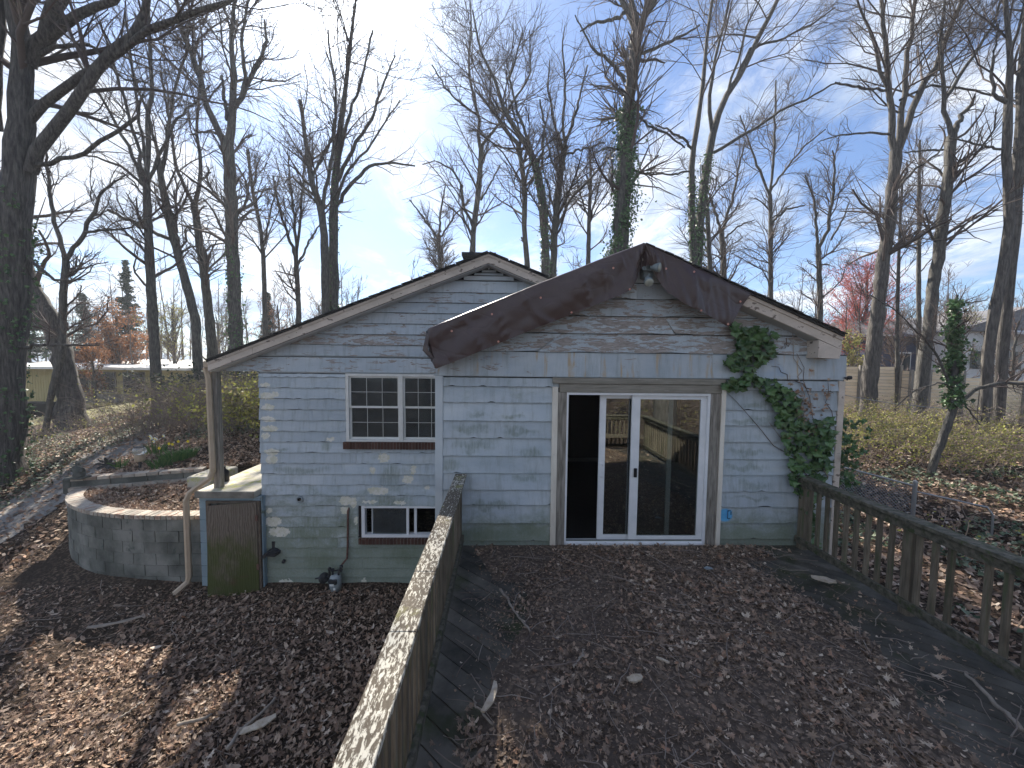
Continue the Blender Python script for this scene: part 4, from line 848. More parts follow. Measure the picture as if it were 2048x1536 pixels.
# straight back coping and taller wall behind
bk0, bk1 = np.array([-8.80, 7.86]), np.array([-6.70, 8.62])
uw = thing('upper_retaining_wall', (-7.5, 8.5, .6), 'low straight block wall holding up the daffodil bed', 'wall')
BQ = dense([bk0, bk1], .1)
for a, b in arcpieces(BQ, .205): blockseg(a, b, .10, ZC - .068, ZC + RNG.uniform(-.004, .003), .004, m_brickc, 'coping_brick', cw, .0, .004)
nb = np.array([(bk1 - bk0)[1], -(bk1 - bk0)[0]]); nb /= np.linalg.norm(nb); UQ = BQ - nb * .11
for a, b in arcpieces(UQ, .62): blockseg(a, b, .17, .5, ZC + .12, .005, m_block, 'concrete_block', uw, 0, .003)
for a, b in arcpieces(UQ, .205): blockseg(a, b, .2, ZC + .123, ZC + .185 + RNG.uniform(-.004, .003), .004, m_brickc, 'coping_brick', uw, .02, .004)
# planter soil (polygon inside the D) and garden bed sheet
inner = [tuple(q) for q in (CQ - Nn * .2)[::8]] + [(-5.0, 9.3), (-6.6, 8.75), tuple(bk1)]
part('planter_soil', [(x, y, ZC - .10 + .03 * math.sin(x * 3)) for x, y in inner], [list(range(len(inner)))], m_ground, kind='structure')
gxs, gys = np.meshgrid(np.linspace(0, 1, 30), np.linspace(0, 1, 22)); A0, A1, A2, A3 = np.array([-8.75, 8.2]), np.array([-5.0, 9.55]), np.array([-4.4, 14.0]), np.array([-10.4, 11.4])
XY = (A0 * (1 - gxs[..., None]) + A1 * gxs[..., None]) * (1 - gys[..., None]) + (A3 * (1 - gxs[..., None]) + A2 * gxs[..., None]) * gys[..., None]
def bedz(x, y):
    d = np.clip((np.asarray(y) - 8.2 - (np.asarray(x) + 8.75) * .41) / 3.0, 0, 1); return (1 - d) * 1.37 + d * (gz(x, y) + .03) + .25 * np.sin(d * PI) * .5
GZb = bedz(XY[..., 0], XY[..., 1]); i, j = np.meshgrid(np.arange(29), np.arange(21)); b0 = (j * 30 + i).ravel()
part('garden_bed', np.concatenate([XY, GZb[..., None]], -1).reshape(-1, 3), np.stack([b0, b0 + 1, b0 + 31, b0 + 30], 1), m_ground, smooth=True, kind='structure')
P = np.array([inner[i] for i in RNG.integers(0, len(inner), 9000)]); Q = np.array([inner[i] for i in RNG.integers(0, len(inner), 9000)]); f = RNG.random((9000, 1)); XY = P * f + Q * (1 - f)
XY = XY[(XY[:, 0] < -4.85)]; 
leafobj('planter_leaves', np.c_[XY, ZC - .085 + RNG.random(len(XY)) * .05], RNG.uniform(.05, .10, len(XY)), 'oval', m_litter, tilt=.5, nvar=4)
n = 6000; f = RNG.random((n, 1)); h = RNG.random((n, 1)); XY = (A0 * (1 - f) + A1 * f) * (1 - h) + (A3 * (1 - f) + A2 * f) * h
leafobj('garden_leaves', np.c_[XY, bedz(XY[:, 0], XY[:, 1]) + .02 + RNG.random(n) * .05], RNG.uniform(.05, .10, n), 'oval', m_litter, tilt=.5)
# gnome on the wall end
a = at(160, 962, 7.98); gx, gy, gzz = float(a[0]), 7.98, ZC + .185
m_stone = M('weathered stone figure', [(.055, .06, .055), (.10, .105, .095)], 14, bump=.4)
gn = thing('garden_statue', (gx, gy, gzz), 'small weathered seated figure statue on the left wall end', 'statue')
G().box(gx - .14, gx + .14, gy - .11, gy + .11, gzz, gzz + .035, .012).part('base', m_stone, gn)
bm_v = [(gx, gy, gzz + .03), (gx - .01, gy, gzz + .11), (gx - .02, gy, gzz + .20), (gx - .035, gy, gzz + .265), (gx - .03, gy, gzz + .31), (gx - .03, gy, gzz + .36)]
def skinfig(name, verts, edges, rads, m, par, sub=2):
    me = bpy.data.meshes.new(name); o0 = ORG[par.name]; me.from_pydata([tuple(Vector(v) - o0) for v in verts], edges, []); o = bpy.data.objects.new(name, me); link(o, par, tuple(o0))
    sk = o.modifiers.new('s', 'SKIN'); sk.use_smooth_shade = True
    for i, r in enumerate(rads): me.skin_vertices[0].data[i].radius = (r, r)
    me.skin_vertices[0].data[0].use_root = True
    sb = o.modifiers.new('u', 'SUBSURF'); sb.levels = sb.render_levels = sub; me.materials.append(m); return o
V = [(gx, gy, gzz + .05), (gx, gy, gzz + .12), (gx - .02, gy, gzz + .21), (gx - .03, gy, gzz + .26), (gx - .03, gy, gzz + .30), (gx - .03, gy, gzz + .345),
     (gx - .10, gy - .01, gzz + .21), (gx - .12, gy - .04, gzz + .14), (gx + .06, gy - .02, gzz + .20), (gx + .09, gy - .05, gzz + .12), (gx - .09, gy - .06, gzz + .05), (gx + .11, gy - .05, gzz + .05)]
skinfig('figure', V, [(0, 1), (1, 2), (2, 3), (3, 4), (4, 5), (2, 6), (6, 7), (2, 8), (8, 9), (0, 10), (0, 11)], [.09, .085, .062, .028, .042, .030, .034, .026, .034, .026, .045, .045], m_stone, gn)
G().box(gx - .36, gx - .16, gy - .02, gy + .16, gzz - .35, gzz - .0, .03).part('flat_stone', m_stone, None, loc=(gx - .26, gy, .9), label='flat grey stone leaning at the wall end beside the statue', cat='stone')
# solar path light
lx, ly = -8.35, 9.0 
a = at(281, 946, 8.75); lx, ly = float(a[0]), float(a[1]); lz = float(a[2])
pl = thing('path_light', (lx, ly, lz), 'tan garden path light with clear dome in the flower bed', 'garden light')
m_globe, t, b = newmat('cloudy clear plastic', .15, .6); b.inputs[0].default_value = (.75, .72, .66, 1); b.inputs['Transmission Weight'].default_value = .7
m_tanp = M('tan plastic', [(.36, .27, .18), (.42, .33, .24)], 8, rough=.5, bump=0)
G().lathe([(.006, -.15), (.022, .0), (.03, .27)], (lx, ly, lz), 8).part('stake', m_dark, pl)
G().lathe([(.08, .27), (.095, .29), (.095, .40), (.08, .42)], (lx, ly, lz), 14).part('light_body', m_tanp, pl)
G().lathe([(.07, .42), (.118, .46), (.128, .50), (.115, .55), (.085, .585)], (lx, ly, lz), 16).part('dome', m_globe, pl, smooth=True)
G().lathe([(.09, .585), (.085, .60), (.03, .605)], (lx, ly, lz), 14).part('light_cap', m_dark, pl)
# dark metal flower ornament
a = at(219, 930, 8.9); ox, oy, oz = map(float, a); fo = thing('metal_flower', (ox, oy, oz - .2), 'dark metal flower ornament with long petals beside the path light', 'garden ornament')
G().tube([(ox, oy, oz - .35), (ox, oy, oz + .02)], .012, 6).part('stem', m_dark, fo)
for k in range(9):
    an = k * 2 * PI / 9 + .2; c, s = math.cos(an), math.sin(an); r1, r2, wd = .05, .23, .045
    V = [(0, -.012), (r1, -.02), (r1 + .10, -wd), (r2, -.02), (r2 + .012, 0), (r2, .02), (r1 + .10, wd), (r1, .02), (0, .012)]
    P = [(ox + c * x - s * y, oy - .03 - .25 * x, oz + (s * x + c * y) * .75 + .02) for x, y in V]; P2 = [(x, y + .006, z) for x, y, z in P]; nV = len(P)
    G().add(P + P2, [tuple(range(nV)), tuple(reversed(range(nV, 2 * nV)))] + [(i, i + nV, (i + 1) % nV + nV, (i + 1) % nV) for i in range(nV)]).part('petal', m_dark, fo)
# daffodil clumps
def clump(px, py, Y, r, n, lab, yellow, nfl):
    a = at(px, py, Y); x0, y0 = float(a[0]), float(a[1]); z0 = float(a[2]); d = thing('daffodil_clump', (x0, y0, z0), lab, 'daffodils', 'daffodil clumps in the bed')
    th = RNG.random(n) * 2 * PI; rr = np.sqrt(RNG.random(n)) * r * .5; B = np.stack([x0 + np.cos(th) * rr, y0 + np.sin(th) * rr, np.full(n, z0 - .03)], 1); h = RNG.uniform(.16, .32, n); ln = RNG.uniform(.2, .6, n) * h
    S = 5; t = np.linspace(0, 1, S)[None, :, None]; D = np.stack([np.cos(th), np.sin(th), 0 * th], 1)[:, None]
    P = B[:, None] + D * (t ** 2) * ln[:, None, None] + np.array([0, 0, 1.0]) * (t - .18 * t ** 3) * h[:, None, None]; R = np.broadcast_to(np.array([.007, .008, .007, .005, .001]), (n, S))
    V, F = tubes(P, R, 3); part('leaf_blades', V, F, m_daf, d, tint=np.repeat(RNG.random(n), S * 3), kind='stuff')
    for k in range(nfl):
        x, y = x0 + RNG.uniform(-.5, .5) * r, y0 + RNG.uniform(-.4, .4) * r; h = RNG.uniform(.26, .38); g = G(); g.tube([(x, y, z0), (x, y, z0 + h), (x + .01, y - .03, z0 + h + .01)], .004, 4)
        ct = Vector((x + .01, y - .035, z0 + h + .01)); g.mi = 1
        for q in range(6):
            an = q * PI / 3; u1 = Vector((math.cos(an), 0, math.sin(an))); v1 = Vector((-math.sin(an), 0, math.cos(an))); g.add([ct, ct + u1 * .022 + v1 * .014, ct + u1 * .042, ct + u1 * .022 - v1 * .014], [(0, 1, 2, 3)])
        g.mi = 2; g.lathe([(.006, 0), (.011, .02), (.014, .026)], tuple(ct), 8, (0, -1, .1))
        g.part('flower', [m_daf, m_yel if yellow else m_wpet, m_yel], d)
clump(349, 918, 9.2, .5, 160, 'tallest daffodil clump topped by one yellow bloom', True, 3); clump(321, 932, 8.95, .42, 120, 'low daffodil clump nearest the brick coping', False, 0)
clump(312, 903, 9.4, .4, 60, 'sparse daffodil clump with several white blooms', False, 7); clump(375, 912, 9.5, .35, 80, 'daffodil clump nearest the porch post', True, 2)
clump(241, 936, 8.95, .22, 60, 'small yellowed grassy tuft beside the metal flower', True, 0)
# bottle on the slab
bx, by = -4.86, 7.0; a = at(449, 960, 6.95); bx, by = float(a[0]), 6.95
bo = thing('plastic_jug', (bx, by, zs), 'black plastic jug with pale label on the porch slab', 'jug')
G().lathe([(.07, 0), (.078, .01), (.078, .16), (.06, .20), (.025, .225), (.025, .25)], (bx, by, zs), 16).part('jug_body', m_black, bo, smooth=True)
G().lathe([(.03, .25), (.03, .275), (.001, .276)], (bx, by, zs), 12).part('jug_cap', m_black, bo)
G().box(bx - .03, bx + .045, by - .0795, by - .076, zs + .05, zs + .14).part('jug_label', m_white, bo)

# ================================================================== LITTER
def dn(x, y): return np.array([MN.noise(Vector((a * .9, b * .9, 1.7))) for a, b in zip(x, y)])
n = 26000; x = RNG.uniform(-.45, 3.86, n); y = RNG.uniform(-.4, 4.93, n)
edgeL = .16 + .18 * np.sin(y * 1.9) + .15 * dn(x * 0, y * 1.5); keep = (x > edgeL - .22 - .35 * (y > 4.2) - .3 * (y < 1.2)) & ((x < 3.12 + .16 * np.sin(y * 2.3) + .12 * (4.9 - y)*0 + .55 * (y > 4.6)) | (RNG.random(n) < .06)); keep |= RNG.random(n) < .05
x, y = x[keep], y[keep]; q = dn(x * 2, y * 2); k2 = RNG.random(len(x)) < np.clip(.62 + q * 1.8 + .25 * (x > 1.2), .08, 1); x, y = x[k2], y[k2]
P = np.c_[x, y, ZD + .012 + .045 * RNG.random(len(x)) ** 2 + .02 * np.clip(dn(x, y), 0, 1)]; tf = np.clip(RNG.random(len(x)) ** 1.6 + .12 * (x > 1.4), 0, 1); sm = RNG.random(len(x)) < .6
leafobj('deck_leaves', P[sm], RNG.uniform(.022, .05, sm.sum()), 'oval', m_litterd, tilt=.42, tintf=tf[sm]); sm = ~sm
leafobj('deck_oak_leaves', P[sm], RNG.uniform(.04, .085, sm.sum()) * np.where(x[sm] > 1.3, 1.15, .85), 'oak', m_litterd, tilt=.42, tintf=tf[sm])
n = 30000; x2 = RNG.uniform(-.4, 3.86, n); y2 = RNG.uniform(-.4, 4.93, n); k = (x2 > -.1 + .1 * np.sin(y2 * 3)) & (x2 < 3.2) | (RNG.random(n) < .1); x2, y2 = x2[k], y2[k]
leafobj('deck_husks', np.c_[x2, y2, ZD + .015 + .02 * RNG.random(len(x2))], RNG.uniform(.012, .035, len(x2)), 'bit', m_litterd, tilt=.35, nvar=1, asp=.7, tintf=RNG.random(len(x2)) ** 1.3)
# damp compost layer between the leaves
px_ = np.linspace(-.46, 3.86, 60); py_ = np.linspace(-.45, 4.96, 76); PX, PY = np.meshgrid(px_, py_)
hh = np.array([MN.noise(Vector((a * 3, b * 3, 5))) for a, b in zip(PX.ravel(), PY.ravel())]).reshape(PX.shape)
el = .05 + .2 * np.sin(PY * 1.9 + .5) - .25 * (PY > 4.1) - .2 * (PY < .9); er = 3.1 + .16 * np.sin(PY * 2.3) + .55 * (PY > 4.55)
env = np.clip((PX - el) / .18, -1, 1) * .5 + np.clip((er - PX) / .2, -1, 1) * .5
PZ = ZD - .012 + .026 * np.clip(env, -1, 1) + .008 * hh
i, j = np.meshgrid(np.arange(59), np.arange(75)); b0 = (j * 60 + i).ravel()
part('deck_compost', np.stack([PX, PY, PZ], -1).reshape(-1, 3), np.stack([b0, b0 + 1, b0 + 61, b0 + 60], 1), m_soil, smooth=True, kind='structure')
def sticks(name, n, xr, yr, zf, L, R, m=m_bush, **kw):
    x = RNG.uniform(*xr, n); y = RNG.uniform(*yr, n); th = RNG.random(n) * 2 * PI; ln = RNG.uniform(*L, n); S = 5; t = np.linspace(-.5, .5, S)
    P = np.stack([x[:, None] + np.cos(th)[:, None] * t * ln[:, None] + RNG.normal(0, .06, (n, S)) * ln[:, None] * .5, y[:, None] + np.sin(th)[:, None] * t * ln[:, None] + RNG.normal(0, .06, (n, S)) * ln[:, None] * .5, np.zeros((n, S))], -1)
    P[..., 2] = zf(P[..., 0], P[..., 1]) + .012 + RNG.random((n, 1)) * .03 + RNG.random((n, S)) * .012; r = RNG.uniform(*R, n)[:, None] * np.linspace(1, .5, S)
    return twigobj(name, P, r, 4, m, **kw)
sticks('deck_twigs', 800, (-.3, 3.7), (-.3, 4.8), lambda a, b: ZD + .03 + 0 * a, (.08, .45), (.0018, .005))
sticks('yard_twigs', 900, (-9, -.75), (1, 6.4), gz, (.1, .6), (.002, .007))
def chip(name, px, py, L, wd, ang, m, z, lab, cat, th=.012, bend=.1, grp=None):
    a = atz(px, py, z); x, y = float(a[0]), float(a[1]); c, s = math.cos(ang), math.sin(ang); n = 7; t = np.linspace(-.5, .5, n); g = G()
    P = []; ww = wd * (1 - .5 * np.abs(t * 2) ** 2) * (1 + .15 * RNG.standard_normal(n)); o = bend * L * (t * 2) ** 2
    for side, zz_ in ((1, z), (-1, z), (-1, z + th), (1, z + th)):
        for k in range(n): u_ = t[k] * L; v_ = o[k] + side * ww[k] / 2; P.append((x + c * u_ - s * v_, y + s * u_ + c * v_, zz_ + .02 * (1 - abs(t[k]))))
    F = [(r * n + k, r * n + k + 1, ((r + 1) % 4) * n + k + 1, ((r + 1) % 4) * n + k) for r in range(4) for k in range(n - 1)] + [(0, n, 2 * n, 3 * n), (n - 1, 4 * n - 1, 3 * n - 1, 2 * n - 1)]
    return G().add(P, F).part(name, m, None, loc=(x, y, z), label=lab, cat=cat, **({'group': grp} if grp else {}))
m_chip = M('pale splintered wood', [(.42, .34, .25), (.58, .50, .40)], 20, (1, 1, 1), bump=.5, bs=60)
m_stick = M('pale bare stick', [(.24, .20, .16), (.36, .31, .26)], 12, bump=.5, bs=40)
ZL = ZD + .05
chip('bark_piece', 985, 1398, .26, .045, 1.25, m_chip, ZL, 'curled pale bark piece at the sunlit strip on the deck', 'bark')
chip('bark_piece', 1648, 1163, .22, .13, -.5, m_chip, ZL, 'broad pale bark slab near the right railing', 'bark')
chip('bark_piece', 1272, 1362, .12, .07, .3, m_chip, ZL, 'crumpled cream wood scrap mid deck below the door', 'wood scrap')
chip('bark_piece', 228, 1250, .62, .07, .42, m_stick, .05, 'flat weathered board scrap lying in shaded leaves near the curved wall', 'board')
chip('bark_piece', 515, 1455, .34, .10, .6, m_chip, .05, 'orange brown bark slab among leaves in the lower yard', 'bark')
chip('bark_piece', 1325, 1325, .10, .02, -.6, m_chip, ZL, 'thin white splinter left of the fallen leaves on mid deck', 'splinter')
chip('plastic_tag', 1417, 1139, .10, .06, .1, m_meter, ZL, 'flat grey plastic tag on the deck below the door', 'plastic tag', th=.004, bend=0)
def bigstick(pts, r, lab, z, nm='fallen_branch'):
    P = [atz(px, py, z) + np.array([0, 0, .0]) for px, py in pts]; P = np.array(P); g = G(); S = 14; u_ = np.linspace(0, len(P) - 1, S); Q = np.stack([np.interp(u_, range(len(P)), P[:, k]) for k in range(3)], 1); Q[:, :2] += RNG.normal(0, .006, (S, 2)); Q[:, 2] += RNG.random(S) * .008
    g.tube(Q, np.linspace(r, r * .65, S), 8); g.part(nm, m_stick, None, smooth=True, loc=tuple(Q[0]), label=lab, cat='branch', group='fallen branches')
bigstick([(2048, 1462), (1990, 1408), (1930, 1345)], .017, 'straight pale stick near the foot of the right railing', ZL)
bigstick([(455, 1500), (480, 1462), (530, 1420), (552, 1396)], .02, 'bent dark branch in the lower yard beside the railing', .06)
bigstick([(355, 1450), (395, 1442), (425, 1430)], .02, 'short stick at the edge of the sunlit yard leaves', .06)
bigstick([(240, 1436), (265, 1420), (285, 1405)], .012, 'slim stick in the sunlit yard leaves', .06)
bigstick([(855, 1175), (905, 1165)], .01, 'thin stick at the base of the left railing', ZL)
bigstick([(1145, 1335), (1165, 1312), (1168, 1300)], .008, 'short forked twig on the deck below the open door', ZL)
bigstick([(1000, 1180), (1060, 1265)], .012, 'long dark stick slanting across the left side of the deck', ZL)
bigstick([(985, 1450), (955, 1415), (945, 1395)], .008, 'thin pale twig on bare boards beside the left railing', ZL)
n = 44000; x = RNG.uniform(-13.5, -.65, n); y = RNG.uniform(.8, 7.6, n) ; x = np.where(RNG.random(n) < .35, RNG.uniform(-5.5, -.7, n), x)
k = ((y < 6.4) | (x < -8.5)) & ~((np.abs(x + 13.5 - (y - 3.5) * .76) < 1.6) & (y > 3.5) & (RNG.random(n) < .8)); x, y = x[k], y[k]
leafobj('yard_leaves', np.c_[x, y, gz(x, y) + .012 + .05 * RNG.random(len(x)) ** 1.5], np.clip(.046 * np.exp(RNG.normal(0, .42, len(x))), .02, .13), 'oval', m_litter, tilt=.5, asp=.8, tintf=RNG.random(len(x)) ** 1.1)
n = 4500; x = RNG.uniform(-7.5, -.65, n); y = RNG.uniform(.9, 5.0, n)
leafobj('yard_oak_leaves', np.c_[x, y, gz(x, y) + .03 + .05 * RNG.random(n)], RNG.uniform(.05, .11, n), 'oak', m_litter, tilt=.5, tintf=RNG.random(n) ** 1.1)
n = 26000; r = RNG.random(n) ** 1.5; x = 4.1 + r * 15; y = RNG.uniform(1, 17, n) * (.35 + .65 * RNG.random(n)); 
leafobj('side_yard_leaves', np.c_[x, y, gz(x, y) + .01 + .04 * RNG.random(n)], RNG.uniform(.05, .11, n) * (1 + r * .8), 'bit', m_litter, tilt=.5, nvar=1, asp=1.3)
n = 15000; x = RNG.uniform(-18, -8.8, n); y = RNG.uniform(6, 20, n)
leafobj('driveway_edge_leaves', np.c_[x, y, gz(x, y) + .02 + .03 * RNG.random(n)], RNG.uniform(.07, .14, n), 'bit', m_litter, tilt=.5, nvar=1, asp=1.3)
# ivy carpet on the left bank and behind the porch, low ivy on the right
def carpet(name, n, box, m, s, up=.1):
    x = RNG.uniform(box[0], box[1], n); y = RNG.uniform(box[2], box[3], n); return x, y
n = 11000; x = RNG.uniform(-18, -10.6, n); y = RNG.uniform(6.5, 17, n); k = (np.array([MN.noise(Vector((a * .5, b * .5, 0))) for a, b in zip(x, y)]) > -.25) & (x < -10.9 - .15 * np.abs(y - 9)); x, y = x[k], y[k]
leafobj('ivy_ground_cover', np.c_[x, y, gz(x, y) + .05 + .10 * RNG.random(len(x))], RNG.uniform(.05, .10, len(x)), 'oval', m_ivyc, tilt=.4)
n = 5000; x = RNG.uniform(-9.5, -4.4, n); y = RNG.uniform(11.2, 16, n); leafobj('ivy_ground_cover', np.c_[x, y, gz(x, y) + .06 + .15 * RNG.random(n)], RNG.uniform(.06, .12, n), 'oval', m_ivyc, tilt=.5)
n = 6000; x = RNG.uniform(5.5, 14, n); y = RNG.uniform(3, 9, n); k = np.array([MN.noise(Vector((a * .6, b * .6, 9))) for a, b in zip(x, y)]) > 0.02; x, y = x[k], y[k]
leafobj('ivy_ground_cover', np.c_[x, y, gz(x, y) + .04 + .10 * RNG.random(len(x))], RNG.uniform(.06, .11, len(x)), 'ivy', m_ivyc, tilt=.4)
# ivy vine on the right wall
poly = [[(1462, 648), (1500, 660), (1540, 650), (1556, 672), (1548, 712), (1520, 730), (1500, 752), (1462, 738), (1442, 722), (1472, 705), (1475, 680)],
        [(1440, 762), (1500, 752), (1562, 762), (1590, 790), (1600, 820), (1612, 845), (1640, 840), (1668, 830), (1668, 870), (1660, 935), (1640, 1000), (1600, 1000), (1582, 960), (1580, 930), (1562, 890), (1560, 862), (1572, 860), (1592, 880), (1590, 868), (1550, 850), (1548, 815), (1525, 790), (1510, 775), (1480, 782), (1445, 776)],
        [(1605, 990), (1625, 985), (1630, 1100), (1612, 1102)]]
def inside(p, P):
    c = False; n = len(P)
    for i in range(n):
        (x1, y1), (x2, y2) = P[i], P[i - 1]
        if (y1 > p[1]) != (y2 > p[1]) and p[0] < (x2 - x1) * (p[1] - y1) / (y2 - y1) + x1: c = not c
    return c
pts = []; 
while len(pts) < 720:
    p = (random.uniform(1435, 1672), random.uniform(645, 1102))
    if any(inside(p, P) for P in poly): pts.append(p)
vine = thing('ivy_vine', (X_(1640, YR), YR - .04, ZD), 'green ivy climbing the blue siding from the railing corner', 'ivy')
lv = []
for v in range(4):
    TV, TF = template('ivy', v + 31); lv.append(npmesh('leaf', TV, TF, m_ivy, tint=np.full(len(TV), (v + .5) / 4)))
Vs = []; big = pts[:300]; rest = pts[300:]
for p in big:
    a = at(p[0], p[1], YR - random.uniform(.06, .15)); s = random.uniform(.085, .145)
    inst('leaf', lv[random.randrange(4)], vine, tuple(a), (PI / 2 + random.uniform(-.9, .15), random.uniform(-.5, .5), random.uniform(0, 0) + random.uniform(-.5, .5)), (s, s, s))
A_ = np.array([at(p[0], p[1], YR - random.uniform(.03, .10)) for p in rest])
leafobj('leaf_mass', A_, RNG.uniform(.06, .11, len(A_)), 'ivy', m_ivy, vine, tilt=.5, N=np.tile([0, -.8, .5], (len(A_), 1)))
n = 160; A_ = np.stack([WRx1 + .02 + RNG.random(n) ** 1.5 * .32, YR - .1 + RNG.random(n) * .4, RNG.uniform(2.3, 3.2, n)], 1); leafobj('leaf_mass', A_, RNG.uniform(.06, .11, n), 'ivy', m_ivy, vine, tilt=.8, N=np.tile([.2, -.8, .4], (n, 1)))
dead = np.array([at(random.gauss(1612, 16), random.gauss(820, 28), YR - random.uniform(.05, .13)) for _ in range(90)] + [at(random.gauss(1655, 5), random.gauss(790, 14), YR - .07) for _ in range(16)])
leafobj('dead_leaves', dead, RNG.uniform(.05, .09, len(dead)), 'oak', m_litterd, vine, tilt=.8, N=np.tile([0, -.8, .3], (len(dead), 1)), tintf=RNG.uniform(.3, .9, len(dead)))
st = []
for (a, b) in (((1660, 1000), (1450, 770)), ((1655, 960), (1600, 700)), ((1650, 950), (1540, 845)), ((1663, 900), (1655, 770)), ((1620, 780), (1540, 735)), ((1600, 990), (1580, 930)), ((1610, 860), (1590, 660)), ((1580, 680), (1565, 700))):
    t = np.linspace(0, 1, 9); q = np.array([at(a[0] + (b[0] - a[0]) * u_ + random.uniform(-8, 8), a[1] + (b[1] - a[1]) * u_ + random.uniform(-8, 8), YR - .035) for u_ in t]); st.append(q)
twigobj('vine_stem', np.array(st), np.broadcast_to(np.linspace(.007, .003, 9), (len(st), 9)), 5, m_bush, vine, kind=None)
# ================================================================== TREES
def resamp(P, R, S):
    P = np.asarray(P, float); d = np.concatenate([[0], np.cumsum(np.linalg.norm(np.diff(P, axis=0), axis=1))]); s = np.linspace(0, d[-1], S)
    return np.stack([np.interp(s, d, P[:, k]) for k in range(3)], 1), np.interp(s, d, R), d[-1]
def unit(v): return v / (np.linalg.norm(v, axis=-1, keepdims=True) + 1e-9)
def grow(P, R, n, S, lf, rng, t0=.2, ang=(.5, 1.0), up=.25, wig=.16, rf=.5, rmin=.004, lmax=9, droop=0):
    """n children off the polylines P (N,S0,3), R (N,S0)"""
    N, S0, _ = P.shape; L = np.linalg.norm(np.diff(P, axis=1), axis=2).sum(1); i = rng.choice(N, n, p=L / L.sum()); t = t0 + (1 - t0) * rng.random(n) ** .8 * .98
    f = t * (S0 - 1); k = np.minimum(f.astype(int), S0 - 2); w = (f - k)[:, None]; st = P[i, k] * (1 - w) + P[i, k + 1] * w; pd = unit(P[i, k + 1] - P[i, k]); pr = R[i, k] * (1 - w[:, 0]) + R[i, k + 1] * w[:, 0]
    q = rng.standard_normal((n, 3)); q[:, 2] = q[:, 2] * .6 + .1; q = unit(q - pd * (q * pd).sum(1, keepdims=True)); a = rng.uniform(*ang, n)[:, None]
    d = unit(pd * np.cos(a) + q * np.sin(a)); ln = np.minimum(L[i] * lf * (1 - .55 * t) * rng.uniform(.5, 1.25, n), lmax); pts = [st]; stp = (ln / (S - 1))[:, None]
    for s in range(S - 1):
        d = unit(d + rng.standard_normal((n, 3)) * wig + np.array([0, 0, up * .22]) - np.array([0, 0, droop])); pts.append(pts[-1] + d * stp)
    r0_ = np.clip(pr * rf * rng.uniform(.55, 1.0, n), rmin * rng.uniform(.75, 1.3, n), .09); return np.stack(pts, 1), r0_[:, None] * np.linspace(1, .35, S)[None]
def cleaf(P, n, rng, spread): 
    i = rng.integers(0, len(P), n); k = rng.integers(0, P.shape[1], n); return P[i, k] + rng.normal(0, spread, (n, 3))
TREEN = 0
